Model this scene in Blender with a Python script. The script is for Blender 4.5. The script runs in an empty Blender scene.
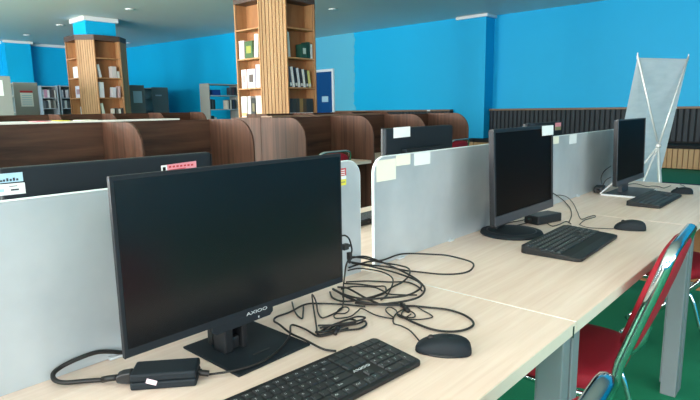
import bpy, bmesh, math, random
from mathutils import Vector, Matrix
EXPO = -0.06
LCOL = (1.0, .97, .92)
EN_BACK = 700.
BACK_GAIN = (.35, .75, 1.3, 1.15, .5)
EN_RIGHT = 135.
TILT = .4
WORLD = .3
CAM_R = (0.6720442, -0.7403616, -0.0148742)
CAM_U = (0.1322881, 0.1002694, 0.9861267)
CAM_D = (0.728599, 0.6646884, -0.1653264)
CAB = {
 'L12': (2.5, [(1.0355, 1.0099, 0.755), (1.0076, 0.9425, 0.755), (1.0109, 0.8856, 0.755), (1.052, 0.8422, 0.755), (1.1083, 0.81, 0.755), (1.1824, 0.8203, 0.755), (1.2248, 0.8636, 0.755), (1.2501, 0.9432, 0.755), (1.2633, 1.0148, 0.755), (1.233, 1.062, 0.771), (1.169, 1.062, 0.793)]),
 'adapter_power': (4, [(0.465, 1.066, 0.757), (0.436, 1.066, 0.77), (0.407, 1.066, 0.778), (0.369, 1.066, 0.777), (0.342, 1.066, 0.772), (0.325, 1.057, 0.768), (0.322, 1.042, 0.762), (0.333, 1.026, 0.758), (0.361, 1.005, 0.757), (0.384, 0.985, 0.757)]),
 'adapter_out': (2, [(0.5299, 0.8542, 0.7545), (0.5566, 0.8242, 0.7545), (0.5949, 0.8124, 0.7545), (0.6395, 0.8124, 0.7545), (0.6926, 0.8313, 0.7545), (0.7441, 0.8643, 0.7545), (0.7935, 0.9148, 0.7545), (0.7979, 0.8734, 0.7545), (0.7884, 0.8245, 0.7545), (0.8018, 0.8128, 0.7545), (0.8281, 0.8072, 0.7545), (0.8658, 0.802, 0.7545)]),
 'keyboard_lead': (2.2, [(0.7607, 0.7397, 0.7547), (0.7499, 0.7671, 0.7547), (0.7475, 0.8195, 0.7547), (0.7506, 0.8683, 0.7547), (0.7673, 0.9268, 0.7547), (0.7825, 0.9647, 0.7547), (0.8028, 0.9797, 0.7547), (0.8461, 0.9793, 0.7547), (0.9062, 0.9892, 0.7547), (0.9362, 0.9646, 0.7547), (0.9708, 0.912, 0.7547), (0.9946, 0.8613, 0.7547)]),
 'hook': (1.8, [(0.8976, 1.0297, 0.7543), (0.8647, 0.9853, 0.7543), (0.8431, 0.9485, 0.7543), (0.837, 0.9258, 0.7543), (0.8585, 0.9454, 0.7543), (0.8945, 0.9824, 0.7543)]),
 'zigzag': (1.8, [(0.8002, 0.8366, 0.7543), (0.8234, 0.8619, 0.7543), (0.8639, 0.9087, 0.7543), (0.9127, 0.9663, 0.7543), (0.945, 1.0025, 0.7543), (0.9277, 0.9708, 0.7543), (0.8893, 0.9242, 0.7543), (0.8718, 0.8943, 0.7543), (0.8811, 0.8882, 0.7543), (0.914, 0.8896, 0.7543), (0.9501, 0.8997, 0.7543), (1.0065, 0.9469, 0.7543), (1.053, 0.9921, 0.7543)]),
 'knot1': (2.2, [(0.8034, 0.8399, 0.7547), (0.8285, 0.8233, 0.7547), (0.8695, 0.8149, 0.7547), (0.9001, 0.8017, 0.7547), (0.9214, 0.7999, 0.7547), (0.9053, 0.7816, 0.7547), (0.8759, 0.7804, 0.7547), (0.8461, 0.8025, 0.7547), (0.8136, 0.815, 0.7547), (0.7948, 0.8246, 0.7547), (0.8034, 0.8399, 0.7547)]),
 'knot2': (2.2, [(0.8311, 0.8649, 0.7547), (0.8515, 0.8361, 0.7547), (0.8762, 0.8115, 0.7547), (0.9038, 0.8113, 0.7547), (0.9023, 0.8322, 0.7547), (0.8676, 0.8354, 0.7547), (0.8276, 0.8288, 0.7547), (0.8064, 0.8364, 0.7547)]),
 'smallloop': (1.6, [(0.9072, 0.8831, 0.7541), (0.9371, 0.8944, 0.7541), (0.9552, 0.8889, 0.7541), (0.9441, 0.8703, 0.7541), (0.9206, 0.8621, 0.7541), (0.9041, 0.8767, 0.7541), (0.8894, 0.8693, 0.7541), (0.8849, 0.8551, 0.7541), (0.9142, 0.8398, 0.7541), (0.9526, 0.8497, 0.7541), (0.9751, 0.8545, 0.7541), (0.9677, 0.8061, 0.7541), (0.973, 0.77, 0.7541), (0.9797, 0.7571, 0.7541)]),
 'L1': (2.3, [(1.16, 1.062, 0.815), (1.229, 1.062, 0.789), (1.302, 1.062, 0.76), (1.325, 0.9998, 0.7548), (1.3126, 0.9558, 0.7548), (1.2597, 0.9172, 0.7548), (1.1989, 0.8957, 0.7548), (1.1462, 0.8909, 0.7548), (1.0901, 0.8812, 0.7548), (1.0305, 0.8921, 0.7548), (0.9857, 0.9223, 0.7548), (0.9875, 0.9674, 0.7548), (1.0168, 1.0072, 0.7548)]),
 'L2': (2.5, [(1.155, 1.062, 0.782), (1.24, 1.062, 0.774), (1.315, 1.062, 0.762), (1.394, 1.062, 0.762), (1.454, 1.0548, 0.755), (1.4967, 0.9825, 0.755), (1.5114, 0.9449, 0.755), (1.5072, 0.8928, 0.755), (1.4942, 0.8449, 0.755), (1.4604, 0.8168, 0.755), (1.406, 0.8011, 0.755), (1.3635, 0.8135, 0.755), (1.3296, 0.8545, 0.755), (1.3114, 0.9158, 0.755), (1.3024, 0.9673, 0.755), (1.3048, 1.0319, 0.755), (1.252, 1.062, 0.768), (1.164, 1.062, 0.797)]),
 'L3': (2.5, [(1.169, 1.062, 0.809), (1.233, 1.062, 0.79), (1.3031, 1.0427, 0.755), (1.2697, 0.9505, 0.755), (1.2359, 0.8786, 0.755), (1.1997, 0.8257, 0.755), (1.1682, 0.799, 0.755), (1.1253, 0.7837, 0.755), (1.0904, 0.7905, 0.755), (1.057, 0.8135, 0.755), (1.0213, 0.8505, 0.755), (0.9965, 0.897, 0.755)]),
 'L4': (2, [(1.151, 1.062, 0.774), (1.205, 1.062, 0.756), (1.2211, 1.0042, 0.7545), (1.2105, 0.9556, 0.7545), (1.1859, 0.9199, 0.7545), (1.1385, 0.8883, 0.7545), (1.0985, 0.8725, 0.7545), (1.058, 0.8605, 0.7545)]),
 'L5': (2, [(1.1099, 1.0331, 0.7545), (1.1559, 0.9922, 0.7545), (1.1912, 0.9349, 0.7545), (1.2207, 0.8994, 0.7545), (1.2115, 0.8542, 0.7545), (1.1853, 0.819, 0.7545)]),
 'L6': (2, [(1.0961, 1.0283, 0.7545), (1.1154, 0.9839, 0.7545), (1.1291, 0.9398, 0.7545), (1.1453, 0.9203, 0.7545), (1.1288, 0.9, 0.7545), (1.0996, 0.8837, 0.7545), (1.0576, 0.8909, 0.7545), (1.0193, 0.9068, 0.7545)]),
 'L7': (2, [(1.0552, 1.0018, 0.7545), (1.0821, 0.9828, 0.7545), (1.1037, 0.9569, 0.7545), (1.1159, 0.9288, 0.7545), (1.1096, 0.897, 0.7545), (1.1011, 0.8694, 0.7545), (1.1294, 0.8354, 0.7545), (1.15, 0.8107, 0.7545)]),
 'L9': (3, [(1.0388, 1.0169, 0.7555), (1.0164, 0.9727, 0.7555), (1.0001, 0.9195, 0.7555), (1.0005, 0.8732, 0.7555), (1.0294, 0.8275, 0.7555), (1.0694, 0.7909, 0.7555)]),
 'L10': (2.5, [(1.0613, 1.0191, 0.755), (1.0524, 0.9764, 0.755), (1.041, 0.9331, 0.755), (1.0317, 0.8898, 0.755), (1.0318, 0.8492, 0.755)]),
 'L11': (2.5, [(1.0537, 0.795, 0.755), (1.0748, 0.7699, 0.755), (1.0912, 0.7339, 0.755), (1.1083, 0.6921, 0.755), (1.1068, 0.6473, 0.755), (1.0861, 0.6081, 0.755), (1.0579, 0.5907, 0.755), (1.0201, 0.5957, 0.755), (0.9929, 0.6192, 0.755), (0.9823, 0.6534, 0.755), (0.9876, 0.7014, 0.755), (0.9963, 0.7339, 0.755), (1.0044, 0.7639, 0.755)]),
 'mouse_lead': (1.5, [(0.9157, 0.6396, 0.754), (0.9452, 0.6836, 0.754), (0.955, 0.7162, 0.754), (0.9556, 0.7385, 0.754), (0.9816, 0.7601, 0.754), (1.0128, 0.7733, 0.754), (1.0427, 0.7743, 0.754), (1.0407, 0.7453, 0.754), (1.0225, 0.7263, 0.754), (1.0081, 0.7336, 0.754), (1.0093, 0.757, 0.754), (1.0471, 0.7744, 0.754), (1.0815, 0.7715, 0.754), (1.0687, 0.738, 0.754), (1.0553, 0.7024, 0.754), (1.0427, 0.6925, 0.754), (1.0139, 0.7072, 0.754), (0.9989, 0.7299, 0.754)]),
 'knot3': (2, [(0.8242, 0.8512, 0.7545), (0.8417, 0.8171, 0.7545), (0.8687, 0.7985, 0.7545), (0.8997, 0.789, 0.7545), (0.9156, 0.7934, 0.7545), (0.9103, 0.8138, 0.7545), (0.8808, 0.8253, 0.7545), (0.8474, 0.8418, 0.7545), (0.8136, 0.8373, 0.7545)]),
 'mouse_coil': (1.5, [(0.9841, 0.762, 0.754), (0.997, 0.7921, 0.754), (1.0123, 0.8074, 0.754), (1.0285, 0.8074, 0.754), (1.0218, 0.7833, 0.754), (0.9987, 0.7596, 0.754), (0.9978, 0.7409, 0.754), (1.0295, 0.7432, 0.754)]),
 'mon2_a': (2, [(2.678, 1.062, 0.818), (2.759, 1.062, 0.788), (2.8175, 1.0518, 0.7545), (2.6628, 0.9683, 0.7545), (2.4923, 0.8978, 0.7545), (2.3318, 0.849, 0.7545)]),
 'mon2_b': (1.5, [(2.719, 1.062, 0.798), (2.771, 1.062, 0.796), (2.869, 1.062, 0.773), (2.815, 1.0097, 0.754), (2.6076, 0.9146, 0.754), (2.4297, 0.8329, 0.754), (2.4933, 0.8246, 0.754), (2.5445, 0.8156, 0.754), (2.5121, 0.8005, 0.754), (2.4184, 0.8118, 0.754), (2.3218, 0.7989, 0.754)]),
 'mouse2_lead': (1.3, [(2.3101, 0.7989, 0.7538), (2.2729, 0.7513, 0.7538), (2.2885, 0.7071, 0.7538), (2.3121, 0.6622, 0.7538)]),
 'mon2_c': (2, [(2.0535, 1.0388, 0.7545), (2.1527, 1.0429, 0.7545), (2.2181, 1.0282, 0.7545), (2.2856, 1.0129, 0.7545), (2.3554, 0.9972, 0.7545), (2.4395, 1.0048, 0.7545)]),
 'mon2_d': (2, [(2.0918, 1.0219, 0.7545), (2.1266, 0.9939, 0.7545), (2.2024, 0.9798, 0.7545), (2.2383, 0.951, 0.7545)]),
 'kb2_lead': (1.8, [(2.2627, 0.9215, 0.7543), (2.21, 0.8739, 0.7543), (2.2567, 0.8628, 0.7543), (2.3353, 0.8632, 0.7543), (2.2974, 0.8276, 0.7543)]),
 'mon3_r': (1.6, [(3.5845, 0.9769, 0.7541), (3.7194, 0.9824, 0.7541), (3.7442, 0.9483, 0.7541), (3.6607, 0.873, 0.7541), (3.7008, 0.8551, 0.7541), (3.7019, 0.8168, 0.7541), (3.6513, 0.7783, 0.7541), (3.7898, 0.7707, 0.7541)]),
 'mon3_l': (1.6, [(3.5965, 0.9975, 0.7541), (3.5761, 0.9518, 0.7541), (3.5699, 0.8888, 0.7541), (3.5124, 0.8631, 0.7541), (3.4607, 0.8659, 0.7541), (3.4566, 0.9047, 0.7541), (3.5006, 0.9477, 0.7541)]),
 'mouse3_lead': (1.5, [(3.8699, 0.7381, 0.754), (3.8116, 0.705, 0.754), (3.6848, 0.6649, 0.754)]),
 'edge_plug': [(1.001, 0.93, 0.899), (1.014, 0.93, 0.871)],
 'edge_arc': (2, [(0.983, 0.93, 0.93), (0.998, 0.93, 0.929), (1.013, 0.93, 0.918), (1.021, 0.93, 0.899), (1.024, 0.93, 0.885), (1.02, 0.93, 0.875)]),
 'edge_drop': (2, [(1.014, 0.93, 0.868), (1.0, 0.93, 0.847), (1.046, 0.978, 0.8005), (1.092, 1.026, 0.754), (1.011, 0.953, 0.754)]),
 'm3_arc1': (2, [(3.364, 1.0, 0.899), (3.244, 1.0, 0.878), (3.199, 1.0, 0.845), (3.223, 1.0, 0.808)]),
 'm3_arc2': (2, [(3.377, 1.0, 0.832), (3.289, 1.0, 0.824), (3.242, 1.0, 0.8)]),
}
random.seed(7)
scene = bpy.context.scene
COL = scene.collection
PI = math.pi
scene.view_settings.view_transform = 'Standard'
scene.view_settings.look = 'None'
scene.view_settings.exposure = EXPO
scene.view_settings.gamma = 1.0

# ------------------------------------------------------------------ materials
def new_mat(name):
    m = bpy.data.materials.new(name); m.use_nodes = True
    nt = m.node_tree; b = nt.nodes.get('Principled BSDF')
    return m, nt, b
def lin(c):
    return tuple(((v/255)/12.92 if v/255 <= .04045 else ((v/255+.055)/1.055)**2.4) for v in c) + (1,)
def plain(name, rgb, rough=.5, metal=0., spec=.5, noise=0., scale=40., bump=0., coat=0.):
    m, nt, b = new_mat(name)
    b.inputs['Base Color'].default_value = lin(rgb)
    b.inputs['Roughness'].default_value = rough
    b.inputs['Metallic'].default_value = metal
    b.inputs['Specular IOR Level'].default_value = spec
    b.inputs['Coat Weight'].default_value = coat
    if noise or bump:
        tc = nt.nodes.new('ShaderNodeTexCoord'); n = nt.nodes.new('ShaderNodeTexNoise')
        n.inputs['Scale'].default_value = scale; n.inputs['Detail'].default_value = 4
        nt.links.new(tc.outputs['Object'], n.inputs['Vector'])
        if noise:
            mx = nt.nodes.new('ShaderNodeMix'); mx.data_type = 'RGBA'
            c = lin(rgb)
            mx.inputs['A'].default_value = tuple(v*(1-noise) for v in c[:3]) + (1,)
            mx.inputs['B'].default_value = tuple(min(1, v*(1+noise)) for v in c[:3]) + (1,)
            nt.links.new(n.outputs['Fac'], mx.inputs['Factor'])
            nt.links.new(mx.outputs['Result'], b.inputs['Base Color'])
        if bump:
            bp = nt.nodes.new('ShaderNodeBump'); bp.inputs['Strength'].default_value = bump
            bp.inputs['Distance'].default_value = .002
            nt.links.new(n.outputs['Fac'], bp.inputs['Height'])
            nt.links.new(bp.outputs['Normal'], b.inputs['Normal'])
    return m
def wood(name, c1, c2, scale, rough=.45, spec=.4, contrast=(.3, .7), detail=5.):
    """streaky grain; scale is the (x, y, z) frequency, small along the grain"""
    m, nt, b = new_mat(name)
    tc = nt.nodes.new('ShaderNodeTexCoord'); mp = nt.nodes.new('ShaderNodeMapping')
    mp.inputs['Scale'].default_value = scale
    n = nt.nodes.new('ShaderNodeTexNoise'); n.inputs['Scale'].default_value = 1.
    n.inputs['Detail'].default_value = detail; n.inputs['Roughness'].default_value = .6
    n.inputs['Distortion'].default_value = .6
    r = nt.nodes.new('ShaderNodeValToRGB')
    r.color_ramp.elements[0].position = contrast[0]; r.color_ramp.elements[1].position = contrast[1]
    r.color_ramp.elements[0].color = lin(c1); r.color_ramp.elements[1].color = lin(c2)
    L = nt.links.new
    L(tc.outputs['Object'], mp.inputs['Vector']); L(mp.outputs['Vector'], n.inputs['Vector'])
    L(n.outputs['Fac'], r.inputs['Fac']); L(r.outputs['Color'], b.inputs['Base Color'])
    b.inputs['Roughness'].default_value = rough; b.inputs['Specular IOR Level'].default_value = spec
    return m
M = {}
M['desk'] = wood('maple_laminate', (230,202,184), (244,221,205), (2.2, 45, 30), .38, .4)
M['desk_edge'] = plain('cream_edge_band', (226,216,198), .4)
M['walnut_v'] = wood('walnut_vertical_grain', (56,37,29), (96,66,53), (25, 25, 1.0), .5, .22)
M['walnut_h'] = wood('walnut_horizontal_grain', (44,29,24), (90,62,48), (1.4, 12, 16), .45, .3)
M['walnut_dark'] = wood('walnut_dark', (42,26,22), (62,40,33), (3, 3, 18), .4, .4)
M['cap'] = plain('pale_top_laminate', (225,222,214), .4)
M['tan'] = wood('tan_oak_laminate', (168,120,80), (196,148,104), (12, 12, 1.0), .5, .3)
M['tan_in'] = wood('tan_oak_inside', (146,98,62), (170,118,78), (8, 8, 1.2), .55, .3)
M['tan_slat'] = wood('oak_slats', (172,132,92), (196,156,114), (10, 10, 1.0), .5, .3)
M['groove'] = plain('slat_groove', (124,88,56), .7)
M['band'] = wood('brown_crown_band', (70,54,48), (92,74,66), (2, 2, 14), .5)
M['black'] = plain('black_plastic', (30,33,36), .42, noise=.1, scale=300)
M['black_matte'] = plain('matte_black_housing', (27,35,41), .6, spec=.25, noise=.08, scale=200)
M['black_dark'] = plain('dark_cable_rubber', (24,23,23), .5)
M['key'] = plain('key_plastic', (38,42,44), .45)
M['kb_body'] = plain('keyboard_plastic', (26,28,30), .5)
M['legend'] = plain('key_legend_paint', (205,210,212), .5)
M['screen'] = plain('dark_screen', (19,22,24), .22, spec=.35)
M['screen_gloss'] = plain('dark_glossy_screen', (15,12,10), .4, spec=.06)
M['bezel_grey'] = plain('charcoal_bezel', (70,73,78), .4, metal=.2)
M['bezel_side'] = plain('grey_housing_side', (32,34,38), .55, metal=.0, spec=.3)
M['white'] = plain('white_paint', (232,234,236), .5)
M['white_metal'] = plain('white_metal', (220,220,218), .35, metal=.2)
M['paper'] = plain('white_paper', (238,242,240), .7)
M['label_blue'] = plain('pale_blue_label', (170,205,222), .6)
M['paper_yellow'] = plain('pale_yellow_paper', (244,242,222), .7)
M['pink'] = plain('pink_paper', (236,150,160), .6)
M['red_print'] = plain('red_print', (196,52,58), .6)
M['ink'] = plain('dark_ink', (48,56,66), .6)
M['yellow'] = plain('yellow_print', (232,224,80), .6)
M['olive'] = plain('olive_print', (150,150,110), .6)
M['leg'] = plain('grey_powder_coated_steel', (128,136,140), .45, metal=.15)
M['chrome'] = plain('chrome', (215,220,222), .12, metal=1.)
M['red'] = plain('red_upholstery', (158,12,36), .75, noise=.15, scale=250, bump=.15)
M['blue'] = None
M['grey_steel'] = plain('grey_shelf_steel', (150,152,147), .5, metal=.0)
M['dark_steel'] = plain('dark_grey_shelf_steel', (102,114,114), .5, metal=.0)
M['light_steel'] = plain('pale_shelf_steel', (170,182,190), .5, metal=.1)
M['bench_black'] = plain('charcoal_upholstery', (48,56,62), .7, noise=.1, scale=60)
M['bench_gap'] = plain('black_groove', (16,18,20), .8)
M['sticker'] = plain('pale_pink_paper', (238,208,218), .6)
M['bench_groove'] = plain('bench_slat_groove', (136,104,70), .6)
M['bench_tan'] = plain('tan_bench_slats', (182,146,102), .6)
M['rail'] = plain('brown_rail', (128,102,80), .5)
M['clip'] = plain('clear_clip', (206,214,218), .3)
M['notch'] = plain('dark_green_notch', (20,48,40), .6)
M['door_blue'] = plain('navy_door_paint', (0,70,128), .45)
M['green_floor'] = plain('green_carpet', (0,124,86), .85, noise=.12, scale=150, bump=.3)
M['blue_strip'] = plain('navy_carpet', (6,38,70), .9, noise=.1, scale=90)
M['ceil'] = plain('grey_ceiling_paint', (222,222,216), .5, spec=.3, noise=.02, scale=1.5)
M['wall_plain'] = plain('blue_wall_paint', (4,178,232), .55, spec=.3, noise=.03, scale=1.2)

def frosted():
    m, nt, b = new_mat('frosted_acrylic')
    tc = nt.nodes.new('ShaderNodeTexCoord'); n = nt.nodes.new('ShaderNodeTexNoise')
    n.inputs['Scale'].default_value = 5; n.inputs['Detail'].default_value = 6
    r = nt.nodes.new('ShaderNodeValToRGB')
    r.color_ramp.elements[0].position = .3; r.color_ramp.elements[1].position = .75
    r.color_ramp.elements[0].color = lin((176,187,192)); r.color_ramp.elements[1].color = lin((204,212,215))
    L = nt.links.new
    L(tc.outputs['Object'], n.inputs['Vector']); L(n.outputs['Fac'], r.inputs['Fac'])
    L(r.outputs['Color'], b.inputs['Base Color'])
    b.inputs['Roughness'].default_value = .33; b.inputs['Specular IOR Level'].default_value = .6
    b.inputs['Transmission Weight'].default_value = .18
    return m
M['frost'] = frosted()
M['frost_edge'] = plain('polished_acrylic_edge', (236,244,244), .3)
def banner_mat():
    m, nt, b = new_mat('banner_cloth')
    tc = nt.nodes.new('ShaderNodeTexCoord'); n = nt.nodes.new('ShaderNodeTexNoise')
    mp = nt.nodes.new('ShaderNodeMapping'); mp.inputs['Scale'].default_value = (5, 1, 14)
    n.inputs['Scale'].default_value = 1.2; n.inputs['Detail'].default_value = 3
    r = nt.nodes.new('ShaderNodeValToRGB')
    r.color_ramp.elements[0].position = .35; r.color_ramp.elements[1].position = .7
    r.color_ramp.elements[0].color = lin((220,228,234)); r.color_ramp.elements[1].color = lin((232,238,243))
    L = nt.links.new
    L(tc.outputs['Object'], mp.inputs['Vector']); L(mp.outputs['Vector'], n.inputs['Vector'])
    L(n.outputs['Fac'], r.inputs['Fac']); L(r.outputs['Color'], b.inputs['Base Color'])
    b.inputs['Roughness'].default_value = .7
    return m
M['banner'] = banner_mat()
def patched_wall():
    """blue paint whose ragged edge leaves an older, paler blue beside the door"""
    m, nt, b = new_mat('two_blue_wall_paint')
    tc = nt.nodes.new('ShaderNodeTexCoord'); sp = nt.nodes.new('ShaderNodeSeparateXYZ')
    n = nt.nodes.new('ShaderNodeTexNoise'); n.inputs['Scale'].default_value = 2.5; n.inputs['Detail'].default_value = 4
    ma = nt.nodes.new('ShaderNodeMath'); ma.operation = 'MULTIPLY_ADD'
    ma.inputs[1].default_value = .45
    cmp_ = nt.nodes.new('ShaderNodeMath'); cmp_.operation = 'GREATER_THAN'; cmp_.inputs[1].default_value = 11.42
    mx = nt.nodes.new('ShaderNodeMix'); mx.data_type = 'RGBA'
    mx.inputs['A'].default_value = lin((4,178,232)); mx.inputs['B'].default_value = lin((92,186,216))
    L = nt.links.new
    L(tc.outputs['Object'], n.inputs['Vector']); L(tc.outputs['Object'], sp.inputs['Vector'])
    L(n.outputs['Fac'], ma.inputs[0]); L(sp.outputs['Y'], ma.inputs[2])
    L(ma.outputs['Value'], cmp_.inputs[0]); L(cmp_.outputs['Value'], mx.inputs['Factor'])
    L(mx.outputs['Result'], b.inputs['Base Color'])
    b.inputs['Roughness'].default_value = .55; b.inputs['Specular IOR Level'].default_value = .3
    return m
M['wall_patch'] = patched_wall()

# ------------------------------------------------------------------ mesh builder
class MB:
    def __init__(self): self.v = []; self.f = []; self.mi = []
    def add(self, verts, faces, mi=0):
        o = len(self.v); self.v += [tuple(p) for p in verts]
        self.f += [tuple(i+o for i in fc) for fc in faces]; self.mi += [mi]*len(faces)
        return self
    def box(self, x0, x1, y0, y1, z0, z1, mi=0, M4=None):
        vs = [Vector((x, y, z)) for z in (z0, z1) for y in (y0, y1) for x in (x0, x1)]
        if M4 is not None: vs = [M4 @ p for p in vs]
        return self.add(vs, [(0,2,3,1),(4,5,7,6),(0,1,5,4),(1,3,7,5),(3,2,6,7),(2,0,4,6)], mi)
    def prism(self, pts, axis, a, b, mi=0, M4=None):
        """extrude a 2D outline; axis x: pts are (y,z); y: (x,z); z: (x,y)"""
        def mk(p, t):
            return Vector((t, p[0], p[1])) if axis == 'x' else Vector((p[0], t, p[1])) if axis == 'y' else Vector((p[0], p[1], t))
        n = len(pts); vs = [mk(p, a) for p in pts] + [mk(p, b) for p in pts]
        if M4 is not None: vs = [M4 @ p for p in vs]
        fs = [tuple(range(n))[::-1], tuple(range(n, 2*n))] + [(i, (i+1) % n, n+(i+1) % n, n+i) for i in range(n)]
        return self.add(vs, fs, mi)
    def tube(self, pts, r, seg=8, closed=False, mi=0, flat=None, up=(0,0,1)):
        """round (or oval: flat=(ra, rb)) tube along pts"""
        P = [Vector(p) for p in pts]; n = len(P); rings = []
        upv = Vector(up); prev = None
        for i in range(n):
            a = P[(i-1) % n] if (closed or i > 0) else P[i]; b = P[(i+1) % n] if (closed or i < n-1) else P[i]
            t = (b-a)
            t = t.normalized() if t.length > 1e-9 else Vector((0,0,1))
            ref = prev if prev is not None else (upv if abs(t.dot(upv)) < .97 else Vector((0,1,0)))
            s = (ref - t*ref.dot(t)); s = s.normalized() if s.length > 1e-6 else t.orthogonal().normalized()
            prev = s; w = t.cross(s)
            ra, rb = flat if flat else (r, r)
            rings.append([P[i] + s*(ra*math.cos(2*PI*k/seg)) + w*(rb*math.sin(2*PI*k/seg)) for k in range(seg)])
        vs = [p for rg in rings for p in rg]; fs = []
        m = n if closed else n-1
        for i in range(m):
            j = (i+1) % n
            for k in range(seg):
                l = (k+1) % seg
                fs.append((i*seg+k, i*seg+l, j*seg+l, j*seg+k))
        if not closed:
            fs.append(tuple(range(seg))[::-1]); fs.append(tuple((n-1)*seg+k for k in range(seg)))
        return self.add(vs, fs, mi)
    def lathe(self, prof, c=(0,0,0), seg=24, sx=1., sy=1., mi=0):
        vs = []; fs = []; n = len(prof)
        for r, z in prof:
            for k in range(seg):
                a = 2*PI*k/seg; vs.append((c[0]+r*sx*math.cos(a), c[1]+r*sy*math.sin(a), c[2]+z))
        for i in range(n-1):
            for k in range(seg):
                l = (k+1) % seg; fs.append((i*seg+k, i*seg+l, (i+1)*seg+l, (i+1)*seg+k))
        fs.append(tuple(range(seg))[::-1]); fs.append(tuple((n-1)*seg+k for k in range(seg)))
        return self.add(vs, fs, mi)
    def build(self, name, mat, parent=None, bevel=0., seg=2, smooth=False, loc=None, rotz=0.):
        me = bpy.data.meshes.new(name); me.from_pydata(self.v, [], self.f); me.update()
        mats = mat if isinstance(mat, (list, tuple)) else [mat]
        for m in mats: me.materials.append(M[m] if isinstance(m, str) else m)
        if len(mats) > 1: me.polygons.foreach_set('material_index', self.mi)
        bm = bmesh.new(); bm.from_mesh(me); bmesh.ops.recalc_face_normals(bm, faces=bm.faces); bm.to_mesh(me); bm.free()
        o = bpy.data.objects.new(name, me); COL.objects.link(o)
        if parent is not None: o.parent = parent
        if loc is not None: o.location = loc
        if rotz: o.rotation_euler.z = rotz
        if smooth: me.polygons.foreach_set('use_smooth', [True]*len(me.polygons))
        if bevel:
            b = o.modifiers.new('edge', 'BEVEL'); b.width = bevel; b.segments = seg; b.limit_method = 'ANGLE'; b.angle_limit = math.radians(40)
        return o
def tag(o, label, cat, group=None):
    o['label'] = label; o['category'] = cat
    if group: o['group'] = group
    return o
def thing(name, label, cat, loc=(0,0,0), rotz=0., group=None):
    o = bpy.data.objects.new(name, None); COL.objects.link(o)
    o.empty_display_size = .05
    o.location = loc; o.rotation_euler.z = rotz
    return tag(o, label, cat, group)
def struct(o):
    o['kind'] = 'structure'; return o
def copy_thing(root, loc, rotz=None, label=None, group=None):
    r = root.copy(); COL.objects.link(r); r.location = loc
    if rotz is not None: r.rotation_euler.z = rotz
    if label: r['label'] = label
    if group: r['group'] = group
    for ch in list(root.children):
        c = ch.copy(); COL.objects.link(c); c.parent = r
        for g in list(ch.children):
            d = g.copy(); COL.objects.link(d); d.parent = c
    return r
def round_rect(x0, x1, z0, z1, r, corners=(1,1,1,1), n=7):
    """outline from bottom-left anticlockwise; corners bl, br, tr, tl"""
    out = []
    for (cx, cz, a0, on, px, pz) in ((x0+r, z0+r, PI, corners[0], x0, z0), (x1-r, z0+r, 1.5*PI, corners[1], x1, z0),
                                     (x1-r, z1-r, 0, corners[2], x1, z1), (x0+r, z1-r, .5*PI, corners[3], x0, z1)):
        if on: out += [(cx+r*math.cos(a0+.5*PI*k/n), cz+r*math.sin(a0+.5*PI*k/n)) for k in range(n+1)]
        else: out.append((px, pz))
    return out
def smooth_path(pts, sub=5, closed=False):
    P = [Vector(p) for p in pts]; n = len(P); out = []
    for i in range(n if closed else n-1):
        p0 = P[(i-1) % n] if (closed or i > 0) else P[0]; p1 = P[i]; p2 = P[(i+1) % n]
        p3 = P[(i+2) % n] if (closed or i+2 < n) else P[n-1]
        for k in range(sub):
            t = k/sub
            out.append(.5*((2*p1)+(p2-p0)*t+(2*p0-5*p1+4*p2-p3)*t*t+(3*p1-p0-3*p2+p3)*t**3))
    if not closed: out.append(P[-1])
    return out
def text_mesh(name, body, size, mat, parent, loc, rot=(0,0,0), sx=1.):
    cu = bpy.data.curves.new(name, 'FONT'); cu.body = body; cu.size = size; cu.align_x = 'CENTER'; cu.align_y = 'CENTER'
    cu.extrude = .0002; cu.resolution_u = 3
    t = bpy.data.objects.new('tmp', cu); COL.objects.link(t)
    dg = bpy.context.evaluated_depsgraph_get(); me = bpy.data.meshes.new_from_object(t.evaluated_get(dg))
    bpy.data.objects.remove(t)
    o = bpy.data.objects.new(name, me); me.name = name; me.materials.clear(); me.materials.append(M[mat]); COL.objects.link(o)
    if parent is not None: o.parent = parent
    o.location = loc; o.rotation_euler = rot; o.scale = (sx, 1, 1)
    return o
def RZ(a): return Matrix.Rotation(a, 4, 'Z')
def T(x, y, z): return Matrix.Translation((x, y, z))
# ------------------------------------------------------------------ the setting
CZ = 3.5
b = MB(); b.box(-4, 13.1, -4, 20.1, -.1, 0); struct(b.build('floor', 'green_floor'))
b = MB(); b.box(8.8, 9.9, -3.5, 6.0, 0.0005, .006); o = b.build('floor_strip', 'blue_strip'); struct(o)
b = MB(); b.box(-4.2, 13.2, -4.2, 20.2, CZ, CZ+.1); struct(b.build('ceiling', 'ceil'))
b = MB(); b.box(-4.2, 10.2, 19.9, 20.1, 0, CZ); struct(b.build('wall_left', 'wall_plain'))
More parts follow.
